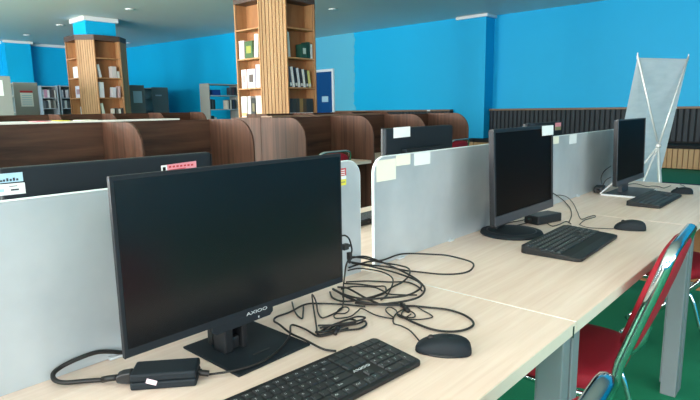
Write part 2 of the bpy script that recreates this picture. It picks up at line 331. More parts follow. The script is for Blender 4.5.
# far wall: three stretches, the middle one set back
b = MB(); b.prism([(9.33,19.95),(9.95,13.2),(12.6,13.2),(12.6,13.4),(10.2,19.95)], 'z', 0, CZ); struct(b.build('wall_far_left', 'wall_plain'))
b = MB(); b.box(12.56, 13.1, 7.4, 13.3, 0, CZ); struct(b.build('wall_far', 'wall_patch'))
b = MB(); b.box(12.93, 13.1, -4.2, 7.5, 0, CZ); struct(b.build('wall_far_right', 'wall_plain'))
b = MB(); b.box(12.5, 13.05, 6.8, 7.57, 0, 3.43); struct(b.build('pillar_far', 'wall_plain'))
b = MB(); b.box(12.44, 13.05, 6.74, 7.63, 3.43, CZ); struct(b.build('trim_1', 'white', bevel=.01))
b = MB(); b.box(5.68, 6.4, 19.5, 19.95, 0, CZ); struct(b.build('pillar_left', 'wall_plain'))
b = MB(); b.box(-4, 5.68, 19.84, 19.9, 3.42, CZ); b.box(6.4, 9.3, 19.84, 19.9, 3.42, CZ); b.box(5.62, 6.46, 19.44, 19.5, 3.43, CZ)
struct(b.build('trim_2', 'white'))
def holed_wall(name, axis, at, span, openings, mat, t=.2):
    lo, hi = span; b = MB(); cur = lo
    def put(a, c, z0, z1):
        if axis == 'x': b.box(at-t, at, a, c, z0, z1)
        else: b.box(a, c, at-t, at, z0, z1)
    for a, c in openings:
        put(cur, a, 0, CZ); put(a, c, 0, .9); put(a, c, 3.0, CZ); cur = c
    put(cur, hi, 0, CZ); struct(b.build(name, mat))
BACK_W = [(-2.8, .2), (1.4, 4.4), (5.6, 8.6), (9.8, 12.8), (14, 17)]
RIGHT_W = [(-3.2, -.6), (.2, 2.4)]
holed_wall('wall_back', 'x', -4, (-4.2, 20.1), BACK_W, 'wall_plain')
holed_wall('wall_right', 'y', -4, (-4.2, 13.1), RIGHT_W, 'wall_plain')
def window(i, axis, at, a, c):
    f = MB(); n = 3
    def bar(u0, u1, z0, z1):
        if axis == 'x': f.box(at-.12, at-.06, u0, u1, z0, z1)
        else: f.box(u0, u1, at-.12, at-.06, z0, z1)
    bar(a, c, .9, .96); bar(a, c, 2.94, 3.0); bar(a, a+.06, .96, 2.94); bar(c-.06, c, .96, 2.94)
    for k in range(1, n):
        u = a+(c-a)*k/n; bar(u-.03, u+.03, .96, 2.94)
    o = struct(f.build('window_%d' % i, 'white'))
    lamp = bpy.data.lights.new('window_light', 'AREA'); lamp.shape = 'RECTANGLE'; lamp.size = c-a-.1; lamp.size_y = 1.95
    lamp.color = LCOL; lamp.energy = EN_BACK*BACK_GAIN[i-1] if axis == 'x' else EN_RIGHT*(c-a)/3
    lo = bpy.data.objects.new('window_light', lamp); COL.objects.link(lo)
    if axis == 'x': lo.location = (at+.01, (a+c)/2, 1.95); lo.rotation_euler = (PI/2+TILT, 0, -PI/2)
    else: lo.location = ((a+c)/2, at+.01, 1.95); lo.rotation_euler = (PI/2+TILT, 0, 0)
    return lo
wi = 1
for a, c in BACK_W: window(wi, 'x', -4, a, c); wi += 1
for a, c in RIGHT_W: window(wi, 'y', -4, a, c); wi += 1

# door in the pale patch of the far wall
b = MB(); b.box(12.50, 12.56, 12.03, 12.11, 0, 2.42); b.box(12.50, 12.56, 12.95, 13.03, 0, 2.42); b.box(12.50, 12.56, 12.03, 13.03, 2.42, 2.5)
fr = struct(b.build('trim_3', 'white', bevel=.005))
b = MB(); b.box(12.53, 12.56, 12.11, 12.95, 0, 2.42); dr = struct(b.build('door_1', 'door_blue'))
b = MB(); b.box(12.524, 12.53, 12.3, 12.58, 1.48, 1.66); b.build('door_sign', 'label_blue', dr)
b = MB(); b.box(12.51, 12.53, 12.13, 12.18, .98, 1.16); b.tube([(12.5,12.155,1.06),(12.5,12.25,1.06)], .01); b.build('door_handle', 'white_metal', dr)

# wall outlet
b = MB(); b.box(12.545, 12.56, 7.64, 7.76, .44, .54); b.box(12.54, 12.545, 7.68, 7.72, .47, .51)
tag(b.build('power_socket', 'white', bevel=.004), 'small white socket low on the blue wall beside the pillar', 'socket')

# downlights
DL = [((6.03,12.0), 'recessed ceiling light between the two wooden shelf towers'), ((5.78,15.3), 'recessed ceiling light left of the white pillar top'),
      ((9.32,8.94), 'recessed ceiling light near the pale blue patch of wall'), ((5.8,17.84), 'recessed ceiling light close to the far left wall'),
      ((8.8,17.8), 'recessed ceiling light in the far corner beyond the blue pillar')]
for (x, y), lab in DL:
    t = thing('ceiling_light', lab, 'light', (x, y, CZ), group='recessed ceiling lights')
    b = MB(); b.lathe([(.075,0),(.095,0),(.1,-.012),(.075,-.02)], seg=20); b.build('trim_ring', 'white', t, smooth=True)
    b = MB(); b.lathe([(.07,0),(.07,-.012),(.03,-.016)], seg=20); b.build('lens', 'paper', t)

# ------------------------------------------------------------------ shelf towers round the pillars
def tower_pillar(cx, cy, n):
    b = MB(); b.box(cx-.36, cx+.36, cy-.36, cy+.36, 0, 3.4); struct(b.build('pillar_%d' % n, 'wall_plain'))
    b = MB(); b.box(cx-.42, cx+.42, cy-.42, cy+.42, 3.4, CZ); struct(b.build('trim_%d' % (3+n), 'white', bevel=.01))
SH = [.2, .67, 1.14, 1.61, 2.08, 2.54]
A_, B_ = .61, .305
def make_tower(label, cx, cy):
    t = thing('shelf_tower', label, 'bookshelf', (cx, cy, 0), group='wooden shelf towers round the pillars')
    s2 = math.sqrt(2)
    # plinth and crown follow the octagon
    octo = lambda a, c: [(-a,-c),(-c,-a),(c,-a),(a,-c),(a,c),(c,a),(-c,a),(-a,c)]
    def ring(z0, z1, e, name, mat):
        o_ = octo(A_+e, B_+e*.4); i_ = octo(.37, .3699); b = MB(); n = 8
        vs = [(x,y,z) for z in (z0,z1) for x,y in o_] + [(x,y,z) for z in (z0,z1) for x,y in i_]
        fs = []
        for k in range(8):
            l = (k+1) % 8
            fs += [(k,l,8+l,8+k), (16+k,16+l,24+l,24+k), (8+k,8+l,24+l,24+k), (k,l,16+l,16+k)]
        b.add(vs, fs); return b.build(name, mat, t)
    ring(0, .1, 0, 'plinth', 'band'); ring(2.94, 3.06, .012, 'crown_band', 'band')
    for q in range(4):
        R4 = RZ(q*PI/2)
        # slatted chamfer between (-a,-b) and (-b,-a)
        b = MB(); p0 = Vector((-A_, -B_, 0)); p1 = Vector((-B_, -A_, 0)); d = (p1-p0).normalized(); nrm = Vector((-1,-1,0)).normalized()
        L = (p1-p0).length
        B4 = Matrix(((d.x, -nrm.x, 0, p0.x), (d.y, -nrm.y, 0, p0.y), (0, 0, 1, 0), (0, 0, 0, 1)))
        b.box(0, L, .012, .03, .1, 2.94, 1, R4 @ B4)
        ns = 8
        for k in range(ns):
            u = L*k/ns; b.box(u+L/ns*.1, u+L/ns*.9, 0, .0125, .1, 2.94, 0, R4 @ B4)
        b.build('slat_panel', ['tan_slat', 'groove'], t)
        # an open bay on the -x face: y from b to -b
        b = MB()
        for s in (-1, 1): b.box(-A_, -.375, s*B_-.012, s*B_+.012, .1, 2.94, 0, R4)
        b.build('bay_sides', 'tan', t)
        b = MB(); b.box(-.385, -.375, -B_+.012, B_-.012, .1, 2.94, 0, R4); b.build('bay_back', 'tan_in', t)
        for z in SH:
            b = MB(); b.box(-A_+.008, -.385, -B_+.012, B_-.012, z-.022, z, 0, R4); b.build('shelf', 'tan', t)
    return t
C2 = (6.18, 7.26); C1 = (6.04, 13.9)
tower_pillar(*C2, 1); tower_pillar(*C1, 2)
make_tower('larger octagonal wooden shelf tower, nearest to the desks', *C2)
make_tower('octagonal wooden shelf tower farther away with blue pillar showing above', *C1)

BC = {}
def bookmat(rgb):
    k = 'book_%d_%d_%d' % rgb
    if k not in M: M[k] = plain('book_cover', rgb, .5)
    return k
def book(name, label, group, base, along, out, u, w, h, dep, rgb, tilt=0., art=None, band=None):
    """base: point at the shelf's left front; along: unit vector left to right; out: unit vector towards the viewer"""
    al = Vector(along); ou = Vector(out)
    B4 = Matrix(((al.x, ou.x, 0, base[0]), (al.y, ou.y, 0, base[1]), (0, 0, 1, base[2]), (0, 0, 0, 1)))
    R = B4 @ T(u, 0, .0005) @ Matrix.Rotation(tilt, 4, 'Y')
    if tilt > 0: R = B4 @ T(u+w, 0, .0005) @ Matrix.Rotation(tilt, 4, 'Y') @ T(-w, 0, 0)
    if tilt < 0: R = B4 @ T(u, 0, .0005) @ Matrix.Rotation(tilt, 4, 'Y')
    b = MB(); e = min(.003, w*.12)
    b.box(0, e, -dep, 0, 0, h, 0, R); b.box(w-e, w, -dep, 0, 0, h, 0, R); b.box(e, w-e, -e, 0, 0, h, 0, R)   # cover boards and spine
    b.box(e, w-e, -dep+.004, -e, .004, h-.004, 1, R)                                        # page block
    mats = [bookmat(rgb), 'paper']
    if art: mats.append(bookmat(art)); b.box(w*.2, w*.8, 0, .001, h*.3, h*.72, 2, R)
    if band: mats.append(bookmat(band)); b.box(0, w, 0, .001, h*.06, h*.22, len(mats)-1, R)
    return tag(b.build(name, mats, None), label, 'book', group)
def tower_bay(c, side, fit=1.):
    if side == 'L': return (c[0]-A_+.03, c[1]+B_-.014), (0,-1,0), (-1,0,0)
    return (c[0]-B_+.014, c[1]-A_+.03), (1,0,0), (0,-1,0)
def put_books(c, side, z, where, rows):
    base, al, ou = tower_bay(c, side)
    for (u, w, h, rgb, tilt, art, band, lab) in rows:
        book('book', lab+', '+where, 'books on the shelf towers', (base[0], base[1], z), al, ou, u, w, h, .15, rgb, tilt, art, band)
W = (212,208,204); LIL = (198,190,204)
n2l = 'nearer tower\'s left bay'; n2r = 'nearer tower\'s right bay'
put_books(C2, 'L', 2.08, 'upper shelf, '+n2l, [(.03,.13,.29,(240,214,212),0,None,None,'pinkish white book'), (.18,.2,.27,(62,92,50),0,(150,150,60),None,'green covered book'), (.41,.1,.36,(232,226,206),.08,None,None,'tall cream leaning book')])
put_books(C2, 'L', 1.61, 'middle shelf, '+n2l, [(.06,.13,.3,(240,218,214),0,(226,150,150),None,'white book with pink picture'), (.22,.19,.3,(226,222,232),0,(90,76,70),None,'pale book with dark round picture'), (.44,.1,.36,LIL,0,None,None,'tall lilac grey book')])
put_books(C2, 'L', 1.14, 'lowest visible shelf, '+n2l, [(.02,.15,.34,W,0,None,(236,170,120),'white book with orange foot, first in line'), (.2,.07,.34,W,0,None,None,'plain white book'), (.29,.1,.31,(38,40,38),0,(120,110,80),None,'black book'), (.41,.14,.34,W,0,None,(230,190,160),'white book with peach foot, last in line')])
put_books(C2, 'R', 2.08, 'upper shelf, '+n2r, [(.03,.05,.38,(200,206,200),-.06,None,None,'tall greyish leaning book'), (.33,.11,.22,(40,84,70),0,(190,200,190),None,'dark green book with white picture'), (.455,.06,.26,(30,72,64),0,None,None,'slim dark green book'), (.525,.04,.23,(226,232,230),0,None,None,'slim white book')])
seq = [((70,76,92),'slate'),((232,232,230),'white'),((40,42,50),'black'),((224,226,230),'pale grey'),((52,50,56),'charcoal'),((236,234,226),'ivory'),((60,64,60),'dark olive'),((226,214,130),'yellow')]
put_books(C2, 'R', 1.61, 'middle shelf, '+n2r, [(.055+.06*i, .042, .33-.008*i, rgb, -.13, None, (225,222,216), nm+' leaning book') for i, (rgb, nm) in enumerate(seq)])
seq = [((52,56,58),'first dark grey binder'),((58,62,62),'second dark grey binder'),((64,66,62),'third dark grey binder'),((150,118,72),'brown gold binder'),((88,74,54),'dull brown binder'),((54,58,60),'dark binder right of the brown ones'),((50,54,56),'last dark binder')]
put_books(C2, 'R', 1.14, 'lowest visible shelf, '+n2r, [(.02+.077*i, .07, .29, rgb, 0, None, (228,228,228), nm) for i, (rgb, nm) in enumerate(seq)])
n1l = 'farther tower\'s left bay'; n1r = 'farther tower\'s right bay'
put_books(C1, 'L', 2.08, 'upper shelf, '+n1l, [(.24,.28,.26,(226,232,232),0,None,None,'pale wide book')])
put_books(C1, 'L', 1.61, 'middle shelf, '+n1l, [(.27,.3,.28,(226,224,240),0,(190,150,170),None,'white book with faint picture')])
put_books(C1, 'L', 1.14, 'lower shelf, '+n1l, [(.46,.1,.26,(214,218,222),0,None,None,'pale narrow book')])
put_books(C1, 'R', 2.08, 'upper shelf, '+n1r, [(.055,.06,.3,(206,208,210),-.16,None,None,'grey leaning book'), (.36,.12,.27,(206,196,196),0,None,None,'greyish pink book'), (.5,.05,.16,W,0,None,None,'short white book')])
put_books(C1, 'R', 1.61, 'middle shelf, '+n1r, [(.02,.12,.36,(208,210,214),0,None,None,'tall grey book'), (.33,.09,.24,(214,212,218),.1,None,None,'pale leaning book'), (.47,.06,.27,(200,170,170),.06,None,None,'reddish white book')])
put_books(C1, 'R', 1.14, 'lower shelf, '+n1r, [(.06,.07,.33,(196,206,190),-.15,None,None,'pale green leaning book'), (.3,.04,.2,(214,206,196),.1,None,None,'beige book'), (.38,.04,.22,(90,84,80),.1,None,None,'dark slim book'), (.46,.05,.2,(220,216,208),0,None,None,'cream slim book'), (.54,.04,.22,(60,60,64),0,None,None,'black slim book')])

# ------------------------------------------------------------------ steel library shelves against the far walls
def steel_shelf(label, x0, x1, y0, y1, z, levels, mat='grey_steel', back=True, openx=False):
    t = thing('library_shelf', label, 'bookshelf', (x0, y0, 0), group='steel library shelves along the far walls')
    w, d = x1-x0, y1-y0
    for s in (0, 1):
        b = MB()
        if openx: b.box(0, w, s*(d-.03), s*(d-.03)+.03, 0, z)
        else: b.box(s*(w-.03), s*(w-.03)+.03, 0, d, 0, z)
        b.build('end_panel', mat, t, bevel=.004)
    b = MB()
    if openx: b.box(.01, w-.01, .03, d-.03, z-.04, z-.01)
    else: b.box(.03, w-.03, .01, d-.01, z-.04, z-.01)
    b.build('top_panel', mat, t)
    if back:
        b = MB()
        if openx: b.box(w/2-.01, w/2+.01, .03, d-.03, .05, z-.04)
        else: b.box(.03, w-.03, d-.03, d-.01, .05, z-.04)
        b.build('back_panel', 'dark_steel', t)
    for lv in levels:
        b = MB()
        if openx:
            b.box(.01, w/2-.01 if back else w-.01, .03, d-.03, lv-.025, lv)
        else: b.box(.03, w-.03, .01, d-.03 if back else d-.01, lv-.025, lv)
        b.build('shelf', 'light_steel' if not openx else mat, t)
    return t
LV = [.1, .5, .9, 1.3, 1.68]
sa = steel_shelf('grey steel shelf end at the far left edge with white notice', 3.1, 3.58, 12.2, 14.1, 1.98, LV, openx=True)
b = MB(); b.box(.1, .34, -.004, -.001, 1.6, 1.9); b.build('notice', 'paper', sa)
sb = steel_shelf('grey brown steel shelf end with white printed notice left of the far tower', 4.28, 4.8, 14.45, 16.4, 1.98, LV, openx=True)
b = MB(); b.box(.13, .4, -.004, -.001, 1.42, 1.74, 0); b.box(.13, .4, -.004, -.001, 1.745, 1.79, 1)
for k in range(5): b.box(.16, .37, -.005, -.004, 1.47+.05*k, 1.485+.05*k, 2)
b.build('notice', ['paper', 'red_print', 'label_blue'], sb)
steel_shelf('pale steel bookcase on the far left wall, first of the pair', 6.5, 7.02, 19.3, 19.8, 2.14, [.1,.55,1.0,1.42,1.76], 'light_steel')
steel_shelf('pale steel bookcase on the far left wall, half behind the farther tower', 7.08, 7.75, 19.3, 19.8, 2.16, [.1,.55,1.0,1.42,1.76], 'light_steel')
se = steel_shelf('grey green steel shelf end with blue notice right of the farther tower', 7.02, 7.52, 14.5, 16.3, 1.98, LV, 'dark_steel', openx=True)
b = MB(); b.box(.17, .42, -.004, -.001, 1.5, 1.82); b.build('notice', 'label_blue', se)
sf = steel_shelf('dark grey steel shelf end beside the empty stretch of blue wall', 8.28, 8.8, 15.5, 17.3, 1.98, LV, 'dark_steel', openx=True)
b = MB(); b.box(.1, .3, -.004, -.001, 1.72, 1.76); b.build('name_strip', 'light_steel', sf)
steel_shelf('open backed grey steel bookcase left of the nearer tower', 8.6, 9.62, 13.0, 13.45, 2.0, LV, 'grey_steel', back=False)
def shelf_row(group, x, y, z, specs, where, dep=.2):
    for (w, h, rgb, nm) in specs:
        book('book', nm+' on the '+where, group, (x, y, z), (1,0,0), (0,-1,0), 0, w*.86, h, dep, rgb); x += w*.86+.005
g = 'books in the pale steel bookcases'
shelf_row(g, 6.54, 19.34, 1.76, [(.07,.25,(214,214,220),'pale grey book'),(.1,.26,(196,150,176),'pink book'),(.08,.25,(226,222,224),'white book'),(.06,.27,(70,72,80),'dark book'),(.09,.26,(90,84,86),'brownish book'),(.05,.24,(220,220,214),'cream book')], 'upper shelf of first pale bookcase')
shelf_row(g, 6.54, 19.34, 1.42, [(.08,.25,(120,126,132),'mid grey book'),(.1,.24,(70,78,84),'slate book'),(.07,.26,(196,198,196),'light book'),(.1,.25,(84,80,76),'umber book'),(.08,.24,(150,152,146),'stone grey book')], 'lower shelf of first pale bookcase')
shelf_row(g, 7.12, 19.34, 1.76, [(.08,.25,(200,204,210),'silver book'),(.07,.27,(50,54,64),'black book'),(.1,.25,(216,214,216),'white book'),(.08,.26,(120,110,112),'taupe book')], 'upper shelf of half hidden pale bookcase')
shelf_row(g, 7.12, 19.34, 1.42, [(.09,.25,(110,118,126),'steel grey book'),(.08,.25,(190,192,190),'pale book'),(.1,.24,(80,84,86),'dark grey book')], 'lower shelf of half hidden pale bookcase')
g = 'books in the open backed bookcase'
ww = 'open backed bookcase'
book('book', 'blue box file on the top shelf of the open backed bookcase', g, (8.75,13.05,1.68), (1,0,0),(0,-1,0), 0, .26, .15, .2, (20,70,150))
shelf_row(g, 9.36, 13.05, 1.68, [(.06,.22,(60,66,74),'dark upright book'),(.05,.2,(90,60,70),'maroon book'),(.07,.23,(44,50,58),'black upright book')], 'top shelf of the '+ww)
shelf_row(g, 8.66, 13.05, 1.3, [(.06,.27,(40,46,52),'black ring file'),(.05,.27,(70,90,96),'teal grey file'),(.06,.26,(36,44,50),'second black file')], 'middle shelf of the '+ww)
shelf_row(g, 9.22, 13.05, 1.3, [(.05,.24,(206,200,186),'cream book'),(.05,.26,(70,70,74),'grey book'),(.05,.25,(220,216,206),'ivory book'),(.05,.25,(44,46,52),'black book'),(.06,.26,(60,70,90),'navy book')], 'middle shelf of the '+ww)
shelf_row(g, 8.66, 13.05, .9, [(.12,.22,(30,60,60),'dark green box'),(.08,.18,(196,198,190),'pale box')], 'lower shelf of the '+ww)

# ------------------------------------------------------------------ study carrels
TOPZ = 1.184
def divider_outline(y0, y1, z0, z1, r, front=True):
    # rounded upper corner at the user side (y0 when front)
    pts = [(y0,z0),(y1,z0)]
    if front:
        pts += [(y1,z1)] + [(y0+r-r*math.sin(.5*PI*k/8), z1-r+r*math.cos(.5*PI*k/8)) for k in range(9)]
    else:
        pts += [(y1-r+r*math.cos(.5*PI*k/8), z1-r+r*math.sin(.5*PI*k/8)) for k in range(9)] + [(y0,z1)]
    return pts
def carrel(label, x0, x1, yb, depth, first=True, rear=False, top=TOPZ, surface=True, group='rows of wooden study carrels', lip=0.):
    """one bay: back panel at yb, desktop, side dividers of its own"""
    t = thing('study_carrel', label, 'study desk', (x0, yb, 0), group=group)
    w = x1-x0; s = 1 if rear else -1
    b = MB()
    ya, yb2 = (0.001, .02) if rear else (-.02, -.001)
    b.box(.019, w-.001, ya, yb2, .05, top-.004)
    b.build('back_panel', 'walnut_h', t)
    xs = [0.0] + ([w] if first else [])
    for x in xs:
        b = MB()
        if rear: b.prism(divider_outline(.001, depth, 0, top, .2, False), 'x', x, x+.018)
        else: b.prism(divider_outline(-depth, -.001, 0, top, .2, True), 'x', x, x+.018)
        b.build('side_panel', 'walnut_v', t, bevel=.003)
    if surface:
        b = MB()
        if rear: b.box(.019, w-.001, .021, depth-.03, .722, .75)
        else: b.box(.019, w-.001, -depth+.03, -.021, .722, .75)
        b.build('desktop', 'desk', t)
    return t
FY, FD = 4.0, .60
carrel('walnut study carrel bay with a long blank back panel, behind the left monitor', .8, 1.72, FY, FD, False)
carrel('walnut study carrel bay ending the left row at the gap', 1.72, 2.62, FY, FD, True)
carrel('walnut study carrel starting the right row, beside the gap', 3.18, 4.08, FY, FD, False)
carrel('walnut study carrel in the middle of the right row, behind the labelled monitor', 4.08, 4.97, FY, FD, False)
carrel('walnut study carrel closing the right row, nearest to the blue pillar', 4.97, 5.87, FY, FD, True)
carrel('walnut carrel back to back with the right row, its side seen through the gap', 3.18, 4.08, FY+.001, FD, True, True)
for i, (x0, x1) in enumerate(((4.95,5.85),(5.85,6.75),(6.75,7.65))):
    carrel('dark walnut carrel in the row at the foot of the nearer tower, %s' % ('left one', 'middle one', 'right one')[i], x0, x1, 6.55, FD, i == 2, False, 1.2, group='carrels at the foot of the nearer tower')
xs = [2.5, 3.4, 4.28, 5.17, 6.06]
for i in range(4):
    carrel('dark carrel in the farthest row below the steel shelves, %s' % ('at the left edge', 'under the red topped notice', 'under the farther tower', 'by the empty blue wall')[i], xs[i], xs[i+1], 9.9, FD, i == 3, False, 1.235, group='carrels in the farthest row')
# pale board along the top of the left row and what lies on it
b = MB(); b.box(-.9, 2.30, FY-.03, FY+.16, TOPZ, TOPZ+.012)
b.prism([(FY-.03,TOPZ),(FY-.03,TOPZ+.012),(FY+.1,TOPZ+.012),(FY+.16,TOPZ)], 'x', 2.30, 2.34)
tag(b.build('top_board', 'cap'), 'long white board lying along the top of the left carrel row', 'board')
b = MB(); b.box(3.3, 4.9, FY-.02, FY+.14, TOPZ, TOPZ+.012)
tag(b.build('top_board', 'rail'), 'brownish board lying along the top of the right carrel row', 'board')
TZ = TOPZ+.012
for (x0, x1, h, mat, nm, lab) in ((1.29,1.385,.005,'pink','folder','pink folder lying on the white top board'), (1.395,1.43,.004,'paper','paper_stack','white paper stack between the pink and yellow folders'),
                             (1.435,1.51,.006,'yellow','folder','yellow folder lying on the white top board'), (1.58,1.70,.005,'paper_yellow','paper_stack','cream paper stack above the rounded carrel side'),
                             (.6,1.27,.004,'paper','paper_stack','long white paper stack at the left of the pink folder')):
    b = MB(); n = 3
    for k in range(n): b.box(x0+.002*k, x1-.001*k, FY-.02+.002*k, FY+.12, TZ+h*k/n, TZ+h*(k+1)/n-.0008)
    b.box(x0, x1, FY+.118, FY+.12, TZ, TZ+h)
    tag(b.build(nm, mat), lab, 'folder' if nm == 'folder' else 'papers')
# ------------------------------------------------------------------ bench along the far wall
def bench(label, x0, xw, y0, y1, group='black upholstered wall benches'):
    t = thing('wall_bench', label, 'bench', (x0, y0, 0), group=group)
    d = xw-x0; L = y1-y0
    b = MB(); b.box(d-.14, d-.003, 0, L, .03, 1.155); b.build('back_board', 'bench_gap', t)
    b = MB(); n = max(1, round(L/.108)); s = L/n
    for k in range(n):
        b.prism([(d-.14, k*s+.007), (d-.14, (k+1)*s-.007), (d-.165, (k+1)*s-.02), (d-.165, k*s+.02)], 'z', .5, 1.15)
    b.build('back_padding', 'bench_black', t)
    b = MB(); b.box(d-.19, d-.003, 0, L, 1.156, 1.2); b.build('top_rail', 'rail', t, bevel=.004)
    b = MB(); b.box(.012, d-.15, 0, L, .40, .47); b.build('seat', 'bench_gap', t, bevel=.015)
    b = MB(); b.box(.02, d-.15, 0, L, .02, .398, 1); n = max(1, round(L/.09)); s = L/n
    for k in range(n): b.box(0, .021, k*s+.008, (k+1)*s-.008, .02, .395, 0)
    b.build('slatted_front', ['bench_tan', 'bench_groove'], t)
    return t
br = bench('black channelled wall bench with tan slatted front, right of the pillar', 12.0, 12.92, -2.5, 6.79)
bl = bench('black channelled wall bench with brown rail, behind the study carrels', 12.0, 12.55, 7.72, 11.85)
b = MB(); b.box(12.0, 12.44, 6.8, 7.1, .02, .40); b.box(12.0, 12.44, 6.8, 7.1, .401, .47, 1)
tag(b.build('corner_seat', ['bench_tan', 'bench_gap'], bevel=.004), 'short black seat with tan front, in front of the blue pillar', 'bench')
b = MB(); b.box(0, .004, 0, .1, 0, .035)
o = b.build('rail_label', 'paper', br); o.location = (.725, 5.1, 1.16)
o = b.build('rail_label', 'paper', bl); o.location = (.355, .6, 1.16)

# ------------------------------------------------------------------ X banner, seen from behind
fw = Vector((.7387, .6740, 0)); rt = Vector((.6740, -.7387, 0))
wdir = (rt*.93 + fw*.34).normalized()
topc = Vector((6.79, 1.555, 1.735)); lean = Vector((fw.x, fw.y, 0))*.36 - rt*.05
t = thing('x_banner', 'white X-stand display banner seen from behind by the far wall', 'banner', (topc.x+lean.x*.9, topc.y+lean.y*.9, 0))
org = Vector(t.location)
hw = .372
tl, tr = topc - wdir*hw - org, topc + wdir*hw - org
bl_, br_ = topc - wdir*hw + lean - org, topc + wdir*hw + lean - org
bl_.z = br_.z = .12
b = MB(); n = 12; vs = []; fs = []
nn = (tr-tl).cross(bl_-tl).normalized()
for i in range(n+1):
    for j in range(n+1):
        p = tl.lerp(tr, i/n).lerp(bl_.lerp(br_, i/n), j/n)
        vs.append(p + nn*(.012*math.sin(PI*i/n)*math.sin(PI*j/n)))
for i in range(n):
    for j in range(n): a = i*(n+1)+j; fs.append((a, a+1, a+n+2, a+n+1))
b.add(vs, fs); b.build('banner_sheet', 'banner', t, smooth=True)
b = MB(); b.tube([tl, tr], .007); b.build('top_hem', 'white', t)
side = -(fw*.93 - rt*.34); side.z = 0; side.normalize()       # the support side, towards the desks
hub = Vector((6.70, 1.515, .80)) - org
def pole(p, q, name='pole', r=.011):
    b = MB(); b.tube([p, q], r); return b.build(name, 'white_metal', t, smooth=True)
pole(hub, tl + Vector((0,0,.03))); pole(hub, tr + Vector((0,0,.03)))
pole(hub, bl_ + side*.06 - Vector((0,0,.02)), 'lower_pole'); pole(hub, br_ + side*.06 - Vector((0,0,.02)), 'lower_pole')
foot = hub + side*.1; foot.z = .0; pole(hub, foot, 'support_leg')
f2 = hub + wdir*.1 + side*.05; f2.z = 0; pole(hub, f2, 'support_leg')
f3 = hub - wdir*.25 - side*.1; f3.z = 0; pole(hub, f3, 'support_leg')
b = MB(); b.lathe([(.012,-.025),(.026,-.02),(.03,0),(.026,.02),(.012,.025)], hub, 12); b.build('hub', 'white_metal', t, smooth=True)
for p in (tl, tr):
    b = MB(); b.tube([p-Vector((0,0,.01)), p+Vector((0,0,.06))], .006); b.build('tip', 'white_metal', t)

# ------------------------------------------------------------------ desks
DY0, DY1, DT = .425, 1.1, .75
RY0, RY1 = 1.125, 1.80
XS = [-.09, 1.249, 2.588, 3.93]
def desk(label, x0, x1, y0, y1, front=True, gable=False, notch=False):
    t = thing('desk', label, 'desk', (x0, y0, 0), group='pale wooden desks')
    w, d = x1-x0-.003, y1-y0
    b = MB(); b.box(0, w, 0.002, d, DT-.028, DT, 0)
    b.build('tabletop', 'desk', t, bevel=.0012)
    b = MB(); b.box(0, w, -.0005, .0015, DT-.028, DT-.0005); b.build('edge_band', 'desk_edge', t)
    if notch:
        b = MB(); b.box(w+.0002, w+.0016, 0, d, DT-.028, DT+.0002); b.build('end_band', 'frost_edge', t)
    for xx in (.005, w-.05):
        for ya in ((.008, d-.07) if front else (.02, d-.078)):
            b = MB(); b.box(xx, xx+.045, ya, ya+.06, 0, DT-.029)
            b.box(xx+.004, xx+.041, ya+.06, ya+.066, .05, DT-.06)
            b.build('leg', 'leg', t, bevel=.003)
        b = MB(); b.box(xx+.01, xx+.035, .075, d-.075, DT-.09, DT-.03); b.build('cross_beam', 'leg', t)
    b = MB(); yb = d-.06 if front else .02
    b.box(.052, w-.052, yb, yb+.03, DT-.1, DT-.03); b.build('rear_beam', 'leg', t)
    if notch:
        b = MB(); b.box(w-.02, w-.014, -.002, .0, DT-.034, DT-.006); b.build('edge_notch', 'notch', t)
    if gable:
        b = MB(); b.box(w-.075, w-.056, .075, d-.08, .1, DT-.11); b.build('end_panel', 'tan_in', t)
    return t
desk('pale wooden desk nearest the camera carrying the large slim monitor', XS[0], XS[1], DY0, DY1, notch=True)
desk('pale wooden desk in the middle of the front row, beyond the seam', XS[1]+.002, XS[2], DY0, DY1)
desk('pale wooden desk at the far end of the front row by the banner', XS[2]+.002, XS[3], DY0, DY1, gable=True)
desk('pale wooden desk behind the nearest frosted divider', XS[0], XS[1], RY0, RY1, False)
desk('pale wooden desk behind the middle frosted divider', XS[1]+.002, XS[2], RY0, RY1, False)
desk('pale wooden desk behind the far frosted divider', XS[2]+.002, XS[3], RY0, RY1, False)

# ------------------------------------------------------------------ frosted dividers standing on the desks
def screen_divider(label, x0, x1, clips):
    y0, y1 = 1.076, 1.086; z0, z1 = DT+.0005, 1.101
    t = thing('desk_divider', label, 'desk divider', ((x0+x1)/2, 1.081, z0), group='frosted desk dividers')
    ox = (x0+x1)/2
    ol = round_rect(x0-ox+.003, x1-ox-.003, .0, z1-z0-.003, .05, (0,0,1,1))
    b = MB(); b.prism(ol, 'y', -.005, .005); pn = b.build('panel', 'frost', t)
    ol2 = round_rect(x0-ox+.0015, x1-ox-.0015, .0, z1-z0-.0015, .05, (0,0,1,1))
    path = [(x, 0, z) for x, z in ol2[1:]] + [(ol2[0][0], 0, ol2[0][1])]
    b = MB(); b.tube(path, .003, 6, flat=(.0053, .0022), up=(0,1,0)); b.build('polished_edge', 'frost_edge', pn)
    for cx in clips:
        b = MB(); b.box(cx-ox-.016, cx-ox+.016, -.018, -.0055, 0, .006); b.box(cx-ox-.007, cx-ox+.007, -.009, -.0055, .006, .014)
        b.build('clip', 'clip', t, bevel=.002)
    return t
d1 = screen_divider('frosted desk divider at the left, half hidden by the large monitor', -.12, 1.228, [.45, 1.0])
d2 = screen_divider('frosted desk divider in the middle with three pale notes on top', 1.291, 2.60, [1.42, 1.735, 2.4])
d3 = screen_divider('frosted desk divider at the far end with two small notes', 2.635, 3.90, [3.05, 3.7])
